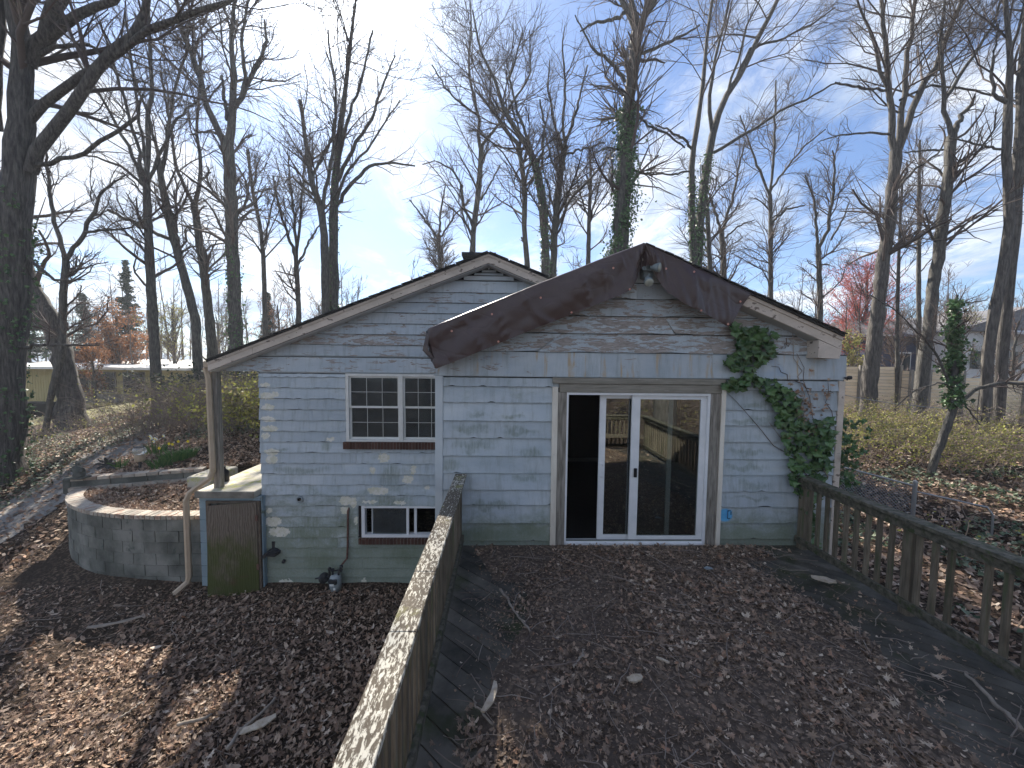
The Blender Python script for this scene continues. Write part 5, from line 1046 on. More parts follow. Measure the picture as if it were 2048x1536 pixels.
def tree(label, Y, trunk, limbs=(), n1=26, n2=150, n3=700, ivy=0, ivyrange=(0, 1), seed=0, group='bare trees round the house', cat='tree', name='bare_tree', bark=None, lf=.34, bushy=1.0, leaf=None, ivyspread=.12, base=True, zbase=None, up=.3, ypull=0.0, lmax=6):
    rng = np.random.default_rng(seed + 100); s = Y / FPX / 2
    tr = [at(px, py, Y + (ypull * k)) for k, (px, py, w) in enumerate(trunk)]; rw = [w * s * .82 for _, _, w in trunk]
    b0 = tr[0]; zg = float(gz(b0[0], b0[1])) - .1
    if base and tr[0][2] > zg:
        dr = (tr[0] - tr[1]) / max(.3, tr[0][2] - tr[1][2]) if False else np.zeros(3); sl_ = (tr[0] - tr[1]); k = (tr[0][2] - zg) / max(.2, abs(sl_[2])); off = sl_ * min(k, 1.2); foot = np.array([tr[0][0] + off[0] * .5, tr[0][1], zg]); tr = [foot] + tr; rw = [rw[0] * 1.2] + rw
        tr.insert(1, foot * .8 + tr[1] * .2); rw.insert(1, rw[0] / 1.25)
    if trunk[-1][1] < 15:     # goes on above the frame
        d = unit(tr[-1] - tr[-2]); d = unit(d + np.array([0, 0, .6])); H = .45 * (tr[-1][2] - zg); tr += [tr[-1] + d * H * .5, tr[-1] + d * H + np.array([0, 0, .3])]; rw += [rw[-1] * .6, .02]
    S = 30; P, R, L = resamp(tr, rw, S); amp = R * .25
    P[1:-1] += rng.normal(0, 1, (S - 2, 3)) * amp[1:-1, None] * .25; P[:, 2] = np.sort(P[:, 2]) if P[-1, 2] > P[0, 2] else P[:, 2]
    t = thing(name, tuple(P[0]), label, cat, group); bk = bark or m_bark
    V, F = tubes(P[None], R[None], 12); V = V.reshape(S, 12, 3); rough = 1 + .10 * rng.standard_normal((1, 12)) * np.ones((S, 1)) + .06 * rng.standard_normal((S, 12)); V = P[:, None] + (V - P[:, None]) * rough[..., None]
    part('trunk', V.reshape(-1, 3), F, bk, t, smooth=True)
    main_P, main_R = [], []
    allP, allR = [P[int(S * .45):]], [R[int(S * .45):]]
    for lb in limbs:
        yo = lb[0] if not isinstance(lb[0], tuple) else 0; pl = lb[1:] if not isinstance(lb[0], tuple) else lb
        q = [at(a, b, Y + yo * k / len(pl)) for k, (a, b, w) in enumerate(pl)]; qr = [w * s * .78 for _, _, w in pl]
        if pl[-1][1] < 15: d = unit(unit(q[-1] - q[-2]) + np.array([0, 0, .25])); q += [q[-1] + d * L * .12, q[-1] + d * L * .22]; qr += [qr[-1] * .6, .012]
        LP, LR, _ = resamp(q, qr, 16); LP[1:] += rng.normal(0, 1, (15, 3)) * np.minimum(LR[1:, None] * .45, .03)
        V, F = tubes(LP[None], LR[None], 8); part('limb', V, F, bk, t, smooth=True); allP.append(LP); allR.append(LR)
    A = [resamp(a, b, 16) for a, b in zip(allP, allR)]; PP = np.stack([a[0] for a in A]); RR = np.stack([a[1] for a in A])
    P1, R1 = grow(PP, RR, int(n1 * .62), 8, lf * 1.35, rng, .12, (.5, 1.15), up * 1.2, .19, .42, .00085 * Y, lmax)
    P2, R2 = grow(np.concatenate([P1, P1, PP[:, ::2]]), np.concatenate([R1, R1, RR[:, ::2]]), int(n2 * .75), 5, .62, rng, .2, (.4, 1.0), up, .24, .5, .00052 * Y, lmax * .6)
    P3, R3 = grow(P2, R2, int(n3 * .85), 3, .95, rng, .1, (.4, 1.0), up * .6, .28, .6, .00028 * Y, lmax * .45)
    V1, F1 = tubes(P1, R1, 5); V2, F2 = tubes(P2, R2, 4); part('branches', np.vstack([V1, V2]), np.vstack([F1, F2 + len(V1)]), m_twig, t, smooth=True, tint=np.concatenate([np.repeat(rng.random(len(P1)) * .6, 40), np.repeat(rng.random(len(P2)) * .7, 20)]), kind='stuff')
    V3, F3 = tubes(P3, R3, 3); part('twigs', V3, F3, m_twig, t, smooth=True, tint=np.repeat(rng.random(len(P3)), 9), kind='stuff')
    if leaf: 
        m_, n_, sz, spr = leaf; Q = cleaf(P3, n_, rng, spr); leafobj('leaves', Q, rng.uniform(sz[0], sz[1], n_), 'bit', m_, t, tilt=2.0, nvar=1, asp=1.6)
    if ivy:
        u = rng.uniform(ivyrange[0], ivyrange[1], ivy); f = u * (S - 1); k = np.minimum(f.astype(int), S - 2); w = (f - k)[:, None]; C = P[k] * (1 - w) + P[k + 1] * w; rr = R[k]
        th = rng.random(ivy) * 2 * PI; nz = np.array([MN.noise(Vector((float(a) * 14, seed + math.cos(q), math.sin(q)))) for a, q in zip(u, th)]); kp = nz > -.22; u, th, nz, C, rr = u[kp], th[kp], nz[kp], C[kp], rr[kp]; ivy = len(u); lump = .5 + 2.6 * np.clip(nz + .1, 0, 1); o = np.stack([np.cos(th), np.sin(th), rng.normal(0, .2, ivy)], 1)
        C = C + o * (rr + np.abs(rng.normal(0, 1, ivy)) * ivyspread * lump)[:, None]; leafobj('ivy_leaves', C, rng.uniform(.07, .15, ivy) * (max(1, Y / 22) if Y > 12 else .8), 'ivy' if Y < 12 else 'bit', m_ivy, t, tilt=.6, N=o + np.array([0, -.2, .4]), asp=1.6 if Y >= 12 else 1)
    return t
T = tree
# --- left side
T('huge forked tree at the left edge with ivied trunk and long limbs reaching right', 10.0, [(6, 940, 80), (14, 800, 66), (21, 650, 64), (28, 500, 60), (36, 400, 54), (42, 300, 46), (47, 200, 38), (46, 100, 30), (32, 0, 30)],
  [[(62, 345, 26), (68, 315, 26), (120, 239, 24), (171, 181, 22), (205, 130, 22), (256, 68, 19), (284, 20, 16), (297, -10, 14)], [(50, 250, 20), (62, 232, 20), (113, 185, 18), (191, 137, 16), (273, 75, 14), (342, 38, 13), (455, 0, 10)],
   [(50, 110, 22), (62, 92, 24), (103, 66, 22), (171, 27, 18), (222, -4, 14)], [(56, 130, 30), (84, 80, 32), (106, 25, 30), (120, -20, 26)], [(15, 345, 10), (85, 332, 10), (171, 301, 9), (239, 260, 8), (273, 236, 7), (287, 190, 4)],
   [(20, 700, 9), (70, 690, 8), (130, 690, 6), (200, 690, 4)], [(10, 430, 10), (60, 520, 8), (110, 560, 6), (170, 560, 3)], [(-5, 260, 20), (-10, 150, 24), (-5, 60, 26), (4, -10, 28)], [(80, 110, 10), (150, 88, 8), (180, 90, 7), (250, 160, 4), (300, 165, 2)]],
  44, 280, 1700, 900, (0, .42), 1, bark=m_barkb, lf=.5, ivyspread=.05)
T('thick dark leaning trunk with flared foot before the yellow house', 15.5, [(146, 858, 62), (141, 800, 44), (132, 740, 36), (118, 680, 34), (95, 625, 34), (68, 580, 30), (48, 520, 26), (20, 440, 24), (-10, 340, 20)], [], 16, 80, 400, 0, (0, 1), 2, bark=m_barkb)
T('slim dark tree with broad Y fork left of the spruce', 15, [(86, 905, 12), (100, 800, 12), (124, 700, 14), (126, 600, 14), (131, 530, 13), (131, 518, 12)],
  [[(130, 520, 10), (118, 480, 9), (104, 414, 8), (95, 350, 6), (88, 280, 4)], [(132, 520, 10), (152, 490, 9), (171, 465, 9), (186, 424, 8), (205, 380, 5), (250, 350, 3)], [(171, 465, 7), (210, 460, 6), (260, 455, 4), (300, 430, 2)]], 30, 220, 1100, 0, (0, 1), 3)
T('straight grey tree with fan of upright limbs over the orange leaved tree', 17, [(313, 775, 22), (308, 680, 19), (303, 590, 18), (298, 500, 17), (295, 440, 15), (293, 370, 14)],
  [[(294, 380, 11), (296, 250, 10), (302, 130, 8), (298, 0, 6)], [(292, 380, 8), (262, 300, 8), (225, 230, 6), (160, 130, 5), (110, 60, 4)], [(292, 370, 8), (270, 270, 7), (235, 150, 6), (200, 40, 4)], [(296, 370, 8), (330, 290, 7), (350, 240, 6), (395, 200, 4), (420, 170, 3)], [(296, 360, 7), (278, 230, 6), (262, 120, 5), (250, 20, 3)], [(293, 375, 7), (240, 330, 6), (180, 310, 4), (120, 320, 2)]], 44, 360, 1900, 0, (0, 1), 4)
T('curved grey trunk with broken side limb pointing left', 18, [(398, 740, 20), (392, 640, 18), (372, 560, 18), (352, 490, 18), (340, 440, 16), (326, 380, 14), (318, 320, 11)],
  [[(340, 478, 9), (300, 462, 9), (262, 440, 8), (235, 428, 8), (216, 420, 7)], [(322, 350, 9), (335, 280, 8), (345, 200, 6), (370, 100, 5), (385, 0, 3)], [(318, 320, 8), (300, 240, 6), (270, 150, 5), (240, 60, 3)], [(360, 510, 6), (375, 496, 5), (392, 492, 3)]], 30, 240, 1200, 0, (0, 1), 5)
T('slender trunk forked high just left of the tall ivied trunk', 19, [(427, 720, 20), (420, 640, 18), (410, 560, 16), (400, 490, 15), (392, 430, 14), (388, 408, 13)],
  [[(388, 410, 9), (370, 380, 8), (352, 330, 7), (340, 250, 5), (320, 140, 4)], [(390, 405, 10), (400, 370, 9), (402, 320, 8), (392, 270, 7), (398, 200, 5), (405, 100, 3)], [(403, 360, 5), (420, 345, 5), (412, 330, 3)]], 26, 220, 1100, 0, (0, 1), 6)
T('tall broad forked tree with ivied lower trunk above the porch eave', 18.5, [(474, 740, 32), (470, 620, 30), (465, 500, 28), (463, 400, 26), (459, 320, 24), (455, 285, 24)],
  [[(452, 292, 15), (438, 265, 15), (415, 215, 14), (400, 160, 13), (380, 100, 12), (362, 50, 10), (350, -5, 8)], [(458, 285, 20), (464, 230, 18), (468, 160, 14), (462, 80, 10), (472, 0, 8)], [(464, 230, 12), (482, 195, 11), (500, 155, 10), (518, 120, 9), (534, 80, 7), (528, 40, 4)], [(484, 195, 10), (490, 140, 9), (482, 70, 7), (500, 0, 5)], [(455, 240, 9), (448, 190, 8), (445, 150, 6)], [(456, 275, 7), (420, 262, 6), (380, 270, 3)]], 50, 420, 2200, 900, (.1, .62), 7, ivyspread=.07)
T('thin straight tree in line with the porch roof slope', 22, [(531, 700, 11), (529, 600, 10), (527, 520, 9), (522, 460, 8), (505, 380, 7), (495, 300, 6)], [[(527, 500, 5), (540, 430, 4), (560, 350, 3)]], 22, 170, 800, 0, (0, 1), 8)
T('reddish barked tree with five rising stems left of the twin trunks', 23, [(598, 660, 13), (597, 600, 12), (594, 540, 11), (592, 515, 11)], [[(592, 515, 8), (575, 470, 7), (560, 420, 6), (545, 350, 4)], [(592, 515, 8), (590, 450, 7), (582, 380, 5), (575, 300, 3)], [(593, 515, 8), (600, 440, 6), (606, 370, 5), (612, 290, 3)], [(596, 530, 6), (620, 480, 5), (645, 440, 3)]], 26, 240, 1200, 0, (0, 1), 9)
T('left twin of the two joined trunks under the sun glare', 19.5, [(652, 660, 16), (650, 560, 16), (648, 470, 15), (644, 430, 15), (636, 400, 14), (625, 370, 12), (618, 330, 11), (610, 270, 8), (600, 200, 6)], [[(622, 360, 7), (640, 320, 7), (660, 290, 6), (668, 240, 4)], [(645, 430, 9), (655, 360, 9), (668, 290, 7), (672, 180, 5), (655, 60, 4)]], 34, 300, 1500, 0, (0, 1), 10)
T('right twin of the two joined trunks with wide spreading crown', 20, [(668, 650, 20), (668, 560, 20), (668, 470, 18), (668, 400, 17), (672, 340, 14), (682, 250, 11), (694, 150, 8), (705, 50, 6), (712, 0, 4)], [[(670, 410, 10), (700, 370, 9), (735, 335, 8), (765, 325, 6), (830, 330, 4)], [(670, 370, 10), (700, 310, 9), (740, 240, 7), (770, 160, 5), (790, 110, 3)], [(672, 340, 9), (690, 260, 8), (720, 170, 6), (745, 60, 4)], [(668, 420, 8), (690, 350, 7), (740, 290, 5), (800, 200, 3)]], 52, 420, 2100, 700, (0, .42), 11, ivyspread=.05)
# --- centre
T('low spreading bare tree behind the main roof slope', 24, [(880, 600, 11), (882, 540, 10), (878, 490, 9), (878, 470, 8)], [[(878, 480, 6), (850, 440, 5), (820, 400, 3)], [(878, 475, 6), (882, 420, 5), (890, 370, 3)], [(878, 480, 5), (910, 430, 4), (940, 400, 3)]], 26, 260, 1500, 0, (0, 1), 12)
T('twisting grey tree rising behind the main gable peak', 20, [(945, 620, 17), (944, 520, 14), (947, 460, 12), (955, 400, 12), (960, 340, 11), (963, 290, 11)], [[(945, 452, 8), (930, 420, 7), (922, 370, 6), (905, 340, 5), (870, 320, 3), (845, 330, 2)], [(960, 295, 9), (957, 240, 8), (948, 200, 7), (935, 120, 5), (945, 60, 4), (940, 5, 3)], [(965, 290, 8), (985, 265, 7), (1010, 230, 6), (1060, 150, 4), (1060, 60, 3)], [(955, 230, 6), (920, 205, 5), (890, 175, 4), (865, 130, 3)], [(962, 400, 5), (985, 360, 4), (1000, 330, 3)], [(942, 470, 6), (925, 430, 5), (925, 370, 3)]], 38, 320, 1600, 0, (0, 1), 13)
T('slim trunk with stubbed side branch between two ivied trees', 19, [(1058, 600, 15), (1054, 530, 13), (1048, 460, 12), (1050, 390, 12), (1044, 330, 11), (1036, 290, 10), (1010, 260, 8), (985, 220, 6), (950, 180, 4)], [[(1042, 300, 6), (1035, 250, 5), (1020, 200, 4)], [(1050, 390, 5), (1065, 360, 4), (1075, 330, 3)], [(1052, 500, 5), (1046, 480, 5), (1042, 474, 4)]], 22, 180, 900, 0, (0, 1), 14)
T('ivied tree leaning left right of the main gable', 18.5, [(1093, 640, 22), (1093, 560, 20), (1090, 480, 18), (1085, 400, 17), (1075, 340, 17), (1062, 300, 14), (1040, 270, 11), (1010, 225, 9), (990, 160, 7), (960, 100, 5), (945, 20, 3)], [[(1075, 340, 8), (1085, 300, 7), (1090, 260, 6), (1080, 200, 4)], [(1062, 300, 8), (1040, 240, 7), (1020, 160, 5), (1045, 60, 3)]], 28, 240, 1200, 1500, (.0, .62), 15, ivyspread=.07)
T('upright ivied tree with many rising limbs right of the leaning one', 19, [(1105, 640, 17), (1106, 560, 16), (1108, 480, 15), (1115, 400, 14), (1122, 340, 13), (1130, 290, 12)], [[(1130, 295, 8), (1125, 240, 7), (1130, 170, 6), (1125, 90, 4), (1130, 50, 2)], [(1130, 290, 8), (1145, 250, 7), (1160, 190, 5), (1175, 130, 3)], [(1128, 300, 7), (1110, 250, 6), (1095, 180, 4), (1100, 120, 3)], [(1112, 460, 8), (1140, 400, 7), (1190, 350, 6), (1230, 300, 3)], [(1120, 360, 6), (1100, 310, 5), (1088, 250, 4)], [(1130, 310, 6), (1160, 300, 5), (1210, 285, 4)]], 34, 300, 1500, 900, (0, .55), 16, ivyspread=.06)
T('small reddish trunk low between ivied trees', 22, [(1177, 600, 12), (1177, 520, 11), (1178, 440, 9), (1182, 360, 7), (1180, 300, 5)], [[(1178, 450, 5), (1195, 380, 4), (1215, 310, 3)], [(1178, 440, 5), (1160, 390, 4), (1150, 330, 3)]], 24, 200, 1100, 0, (0, 1), 17)
T('towering ivy clad trunk between the two gables', 15.5, [(1236, 600, 44), (1240, 510, 42), (1243, 450, 38), (1248, 380, 36), (1252, 300, 34), (1258, 220, 30), (1266, 140, 27), (1272, 90, 26), (1277, 50, 24)],
  [[(1272, 65, 14), (1255, 30, 14), (1240, -5, 12)], [(1278, 55, 15), (1292, 25, 14), (1312, 0, 12), (1325, -20, 10)], [(1280, 60, 14), (1268, 20, 14), (1262, -10, 12)], [(1250, 165, 9), (1228, 130, 8), (1195, 105, 7), (1180, 90, 5), (1150, 30, 3)], [(1250, 25, 9), (1225, 40, 8), (1190, 45, 6), (1160, 62, 4)], [(1262, 120, 8), (1300, 100, 8), (1340, 85, 7), (1400, 50, 4)], [(1255, 210, 6), (1290, 250, 6), (1330, 265, 5), (1370, 295, 4)], [(1248, 300, 5), (1215, 295, 4), (1180, 310, 3)], [(1258, 185, 6), (1215, 175, 5), (1180, 170, 3)]],
  36, 260, 1500, 9000, (.02, .80), 18, ivyspread=.13)
# --- right
T('left stem of the forked ivied pair right of the front gable', 17.5, [(1392, 620, 17), (1388, 520, 16), (1384, 420, 15), (1383, 340, 14), (1388, 290, 12), (1398, 230, 11), (1408, 150, 9), (1415, 60, 7), (1425, 0, 6)], [[(1385, 300, 7), (1368, 280, 6), (1340, 260, 5), (1310, 250, 3)], [(1385, 340, 5), (1350, 350, 5), (1310, 345, 3)]], 30, 240, 1200, 900, (.1, .40), 19, ivyspread=.07)
T('right stem of the forked ivied pair with long limb reaching right', 17.8, [(1396, 620, 20), (1398, 520, 19), (1402, 430, 18), (1412, 350, 17), (1420, 300, 16), (1428, 255, 15), (1450, 195, 13), (1480, 150, 12), (1510, 90, 11), (1540, 30, 9), (1560, -10, 8)],
  [[(1428, 305, 8), (1470, 280, 8), (1515, 255, 7), (1560, 220, 6), (1610, 200, 5), (1660, 170, 4), (1680, 165, 3)], [(1424, 260, 10), (1415, 210, 9), (1425, 150, 8), (1440, 80, 6), (1460, 0, 5)], [(1455, 190, 8), (1500, 95, 6), (1560, 80, 5), (1620, 50, 4), (1670, 15, 3)], [(1440, 220, 7), (1470, 140, 6), (1490, 60, 5), (1520, 0, 4)]], 46, 380, 1900, 1500, (0, .42), 20, ivyspread=.09)
T('slim dark trunk just right of the ivied pair', 19, [(1424, 640, 12), (1420, 540, 11), (1416, 460, 10), (1412, 400, 9), (1405, 330, 6)], [], 18, 140, 700, 0, (0, 1), 21)
T('tree with open V fork above the tarp end', 21, [(1448, 640, 13), (1448, 560, 12), (1446, 500, 11), (1443, 465, 10)], [[(1443, 468, 7), (1430, 420, 6), (1415, 380, 4)], [(1444, 465, 8), (1462, 410, 7), (1475, 350, 5), (1490, 280, 3)], [(1446, 480, 5), (1480, 450, 4), (1510, 440, 2)]], 26, 230, 1200, 0, (0, 1), 22)
T('straight slim tree with candelabra crown over the right eave', 22, [(1541, 700, 11), (1541, 600, 11), (1541, 520, 10), (1541, 440, 9), (1540, 390, 9)], [[(1540, 395, 6), (1520, 340, 6), (1500, 290, 4), (1480, 230, 3)], [(1540, 390, 6), (1545, 330, 6), (1550, 250, 5), (1552, 160, 3)], [(1540, 385, 6), (1570, 340, 5), (1610, 290, 4), (1650, 260, 3)], [(1540, 450, 6), (1570, 420, 5), (1610, 410, 3)]], 34, 320, 1700, 0, (0, 1), 23)
T('crooked forked tree between eave and red maple', 21, [(1641, 720, 12), (1640, 620, 11), (1638, 540, 11), (1636, 495, 10)], [[(1636, 500, 7), (1632, 440, 6), (1625, 390, 5), (1610, 350, 3)], [(1638, 495, 8), (1655, 460, 8), (1664, 400, 7), (1670, 340, 5), (1665, 300, 3)], [(1662, 480, 5), (1685, 440, 4), (1700, 400, 2)]], 26, 230, 1200, 0, (0, 1), 24)
T('big dark trunk with vase of tall limbs right of the red maple', 15.5, [(1738, 780, 34), (1746, 700, 30), (1756, 620, 27), (1766, 540, 25), (1776, 460, 24), (1783, 400, 22), (1789, 330, 22), (1792, 300, 22)],
  [[(1790, 305, 15), (1783, 240, 14), (1776, 170, 12), (1770, 90, 10), (1763, 0, 8)], [(1795, 300, 14), (1803, 230, 13), (1812, 150, 11), (1818, 80, 9), (1830, 0, 8)], [(1797, 300, 16), (1815, 250, 15), (1835, 190, 14), (1860, 150, 13), (1890, 80, 11), (1925, 0, 9)], [(1778, 180, 8), (1762, 150, 8), (1750, 90, 7), (1720, 20, 5), (1712, -10, 4)], [(1785, 270, 6), (1740, 265, 5), (1680, 270, 4), (1640, 282, 2)], [(1775, 180, 6), (1720, 175, 6), (1670, 165, 4)], [(1790, 380, 7), (1830, 340, 6), (1880, 305, 4), (1890, 275, 3)], [(1800, 200, 6), (1860, 170, 5), (1940, 180, 5), (2000, 195, 4), (2048, 205, 3)]], 54, 420, 2200, 0, (0, 1), 25, bark=m_barkb)
T('rough barked trunk with snapped limb stub between right hand trunks', 14.5, [(1842, 770, 24), (1858, 660, 22), (1870, 560, 21), (1884, 460, 20), (1896, 370, 18), (1902, 300, 18), (1905, 270, 17)], [[(1903, 275, 11), (1892, 220, 10), (1885, 150, 8), (1880, 80, 6), (1890, 0, 5)], [(1906, 270, 12), (1914, 250, 12), (1922, 232, 10), (1936, 218, 9), (1944, 202, 7)], [(1888, 200, 9), (1910, 165, 8), (1950, 110, 7), (1990, 40, 5), (2005, -10, 4)], [(1886, 300, 5), (1860, 300, 5), (1810, 305, 3)]], 34, 300, 1500, 0, (0, 1), 26)
T('leaning trunk at the right edge of the pale fence', 13.0, [(1965, 850, 24), (1972, 750, 23), (1985, 640, 22), (2005, 540, 21), (2020, 450, 20), (2015, 360, 18), (2012, 300, 18), (2018, 200, 15), (2020, 100, 10), (2010, 0, 8)], [[(2014, 205, 9), (1990, 195, 8), (1985, 120, 6), (2000, 40, 4)], [(2020, 120, 7), (2035, 60, 6), (2048, 10, 4)], [(2015, 300, 6), (1960, 290, 5), (1900, 275, 3)]], 34, 320, 1600, 0, (0, 1), 27, bark=m_barkb)
T('dark trunk cut by the right picture edge', 13.5, [(2000, 790, 20), (2010, 640, 20), (2020, 520, 22), (2030, 400, 22), (2042, 280, 20), (2046, 160, 18), (2055, 0, 12)], [], 26, 200, 1000, 0, (0, 1), 28, bark=m_barkb)
T('thin pole like trunk before the red maple', 20, [(1838, 740, 10), (1838, 620, 9), (1838, 500, 8), (1838, 380, 6), (1840, 280, 4)], [], 24, 180, 900, 0, (0, 1), 29)
T('slim pale trunk left of the small ivied tree', 17, [(1795, 760, 8), (1795, 600, 7), (1800, 450, 5), (1805, 360, 4)], [], 16, 130, 600, 0, (0, 1), 30)
# leaning small tree wrapped in ivy
a_ = at(1860, 985, 8.6)
T('small leaning tree smothered by dark ivy in the side yard', 8.6, [(1856, 968, 16), (1872, 910, 17), (1890, 860, 18), (1905, 820, 17), (1912, 780, 16), (1908, 720, 14), (1906, 660, 12), (1908, 610, 8), (1915, 590, 5)],
  [[(1908, 815, 12), (1930, 795, 11), (1960, 775, 10), (2000, 765, 9), (2048, 768, 7), (2075, 770, 5)], [(1903, 775, 6), (1885, 735, 6), (1862, 690, 5), (1830, 660, 4), (1790, 620, 3), (1740, 590, 2)], [(1910, 775, 5), (1880, 765, 4), (1830, 780, 3), (1790, 815, 2)], [(1915, 780, 4), (1930, 810, 4), (1960, 850, 3)], [(1910, 610, 5), (1940, 605, 4), (1975, 600, 2)]], 26, 160, 500, 1500, (.42, .97), 31, ivyspread=.065, base=False, name='ivied_tree', lmax=1.2)
# --- colour in the background
def crowntree(label, Y, base, h, wd, m, n, sz, seed, name='leafing_tree', kinds=(24, 240, 1500), group='small trees beyond the yard', cat='tree'):
    x, y = base; a = at(x, y, Y); z = float(gz(a[0], a[1])); top = np.array(at(x, h, Y)); rng = np.random.default_rng(seed); w = wd * Y / FPX
    t = thing(name, (float(a[0]), float(a[1]), z), label, cat, group); H = top[2] - z
    P = np.stack([np.linspace(0, 1, 12) * 0 + a[0], np.full(12, a[1]), z + np.linspace(-.1, .75, 12) * H], 1); P[:, :2] += rng.normal(0, .04, (12, 2)); R = np.linspace(.02 * H, .006 * H, 12)
    V, F = tubes(P[None], R[None], 8); part('trunk', V, F, m_bark, t, smooth=True)
    P1, R1 = grow(P[None, 2:], R[None, 2:], kinds[0], 7, .6, rng, .0, (.4, .9), .45, .14, .5, .01, w * .95); P2, R2 = grow(P1, R1, kinds[1], 5, .5, rng, .1, (.4, .9), .35, .18, .6, .006, w * .5); P3, R3 = grow(P2, R2, kinds[2], 3, .55, rng, .1, (.4, .9), .3, .2, .6, .004, w * .3)
    V, F = tubes(P1, R1, 4); part('branches', V, F, m_twig, t, tint=np.repeat(rng.random(len(P1)), 28), kind='stuff'); Va, Fa = tubes(P2, R2, 3); Vb, Fb = tubes(P3, R3, 3)
    part('twigs', np.vstack([Va, Vb]), np.vstack([Fa, Fb + len(Va)]), m_twig if m is not m_red else m_red, t, tint=rng.random(len(Va) + len(Vb)), kind='stuff')
    if n: leafobj('leaves', cleaf(np.concatenate([P3]), n, rng, .06 * w / 2), rng.uniform(*sz, n), 'bit', m, t, tilt=2.0, nvar=1, asp=1.6)
    return t
crowntree('red budding maple glowing beyond the yard fence', 28, (1722, 760), 462, 140, m_red, 9000, (.05, .11), 41, 'red_maple', (46, 520, 3000))
crowntree('orange leaved beech between the dark Y fork and grey trunk', 26, (240, 780), 580, 120, m_orange, 5500, (.08, .17), 42, 'beech_tree', (40, 420, 2200))
crowntree('second smaller orange beech low before the flat roofed house', 22, (190, 790), 660, 60, m_orange, 2200, (.06, .12), 43, 'beech_tree', (26, 200, 900))
crowntree('faintly leafing shrub tree behind the curved grey trunk', 27, (350, 770), 560, 80, m_yleaf, 2200, (.05, .10), 44)
crowntree('dusty pink budding tree right of the porch roof end', 30, (560, 740), 560, 60, m_orange, 1500, (.06, .12), 45)
crowntree('pale green budding tree behind the right eave', 26, (1600, 760), 640, 60, m_yleaf, 2500, (.05, .10), 46)
crowntree('green grey sapling left of the big dark right trunk', 20, (1700, 790), 640, 50, m_yleaf, 2600, (.05, .09), 47)
crowntree('grey brown thicket tree left of the spruce', 30, (110, 780), 560, 110, m_orange, 900, (.05, .1), 49, 'thicket_tree', (30, 260, 1500))
crowntree('bushy bare tree between the curved grey trunk and ivied trunk', 29, (440, 760), 585, 90, m_yleaf, 900, (.05, .1), 50, 'thicket_tree', (30, 260, 1500))
crowntree('bushy bare tree behind the twin trunks', 31, (640, 740), 560, 100, m_orange, 700, (.05, .1), 55, 'thicket_tree', (30, 260, 1500))
crowntree('tangled bare thicket hiding the blue house roof', 20.5, (1790, 790), 560, 80, m_orange, 300, (.03, .06), 56, 'thicket_tree', (34, 320, 1900))
crowntree('tangled bare thicket before the white house', 19.5, (1915, 790), 570, 80, m_orange, 300, (.03, .06), 57, 'thicket_tree', (34, 320, 1900))
crowntree('tangled bare thicket at the far right edge', 19, (2020, 800), 580, 80, m_orange, 300, (.03, .06), 58, 'thicket_tree', (30, 280, 1500))
crowntree('loose budding tree behind the small ivied tree', 24, (1960, 780), 600, 80, m_yleaf, 2600, (.05, .1), 48)
def conifer(label, Y, px, pyb, pyt, wpx, seed, n=26):
    a = at(px, pyb, Y); z = float(gz(a[0], a[1])); top = at(px, pyt, Y)[2]; rng = np.random.default_rng(seed); H = top - z; w = wpx * Y / FPX
    t = thing('spruce_tree', (float(a[0]), float(a[1]), z), label, 'tree', 'evergreens in the distance'); G().tube([(a[0], a[1], z), (a[0], a[1], z + H)], [.16, .02], 8).part('trunk', m_bark, t)
    k = n * 9; f = np.sort(rng.random(k)) ** .8; th = rng.random(k) * 2 * PI; ln = w * .5 * (1.05 - f) * rng.uniform(.6, 1.1, k); S = 5; u = np.linspace(0, 1, S)[None]
    B = np.stack([a[0] + np.cos(th)[:, None] * ln[:, None] * u, a[1] + np.sin(th)[:, None] * ln[:, None] * u, z + (.12 + .87 * f)[:, None] * H - .18 * ln[:, None] * u + .15 * ln[:, None] * u ** 2 * 1.4], -1)
    V, F = tubes(B, np.broadcast_to(np.linspace(.03, .008, S), (k, S)), 3); part('branches', V, F, m_twig, t, tint=np.full(len(V), .3), kind='stuff')
    i = rng.integers(0, k, k * 26); j = rng.random(k * 26) * (S - 1); jj = j.astype(int).clip(0, S - 2); ww = (j - jj)[:, None]; Q = B[i, jj] * (1 - ww) + B[i, jj + 1] * ww + rng.normal(0, .07, (len(i), 3)) * np.array([1, 1, .6]); leafobj('needles', Q, rng.uniform(.14, .3, len(Q)), 'bit', m_conif, t, tilt=.8, nvar=1, asp=1.0); return t
conifer('dark pointed spruce standing above the orange beech', 32, 262, 770, 520, 90, 51, 30)
conifer('narrow evergreen beside the thin straight tree', 30, 540, 760, 585, 56, 52, 22)
conifer('broad dark evergreen behind the leaning left trunk', 27, 60, 790, 560, 150, 53, 34)
conifer('evergreen tree low behind the orange beech', 34, 175, 770, 585, 90, 54, 22)
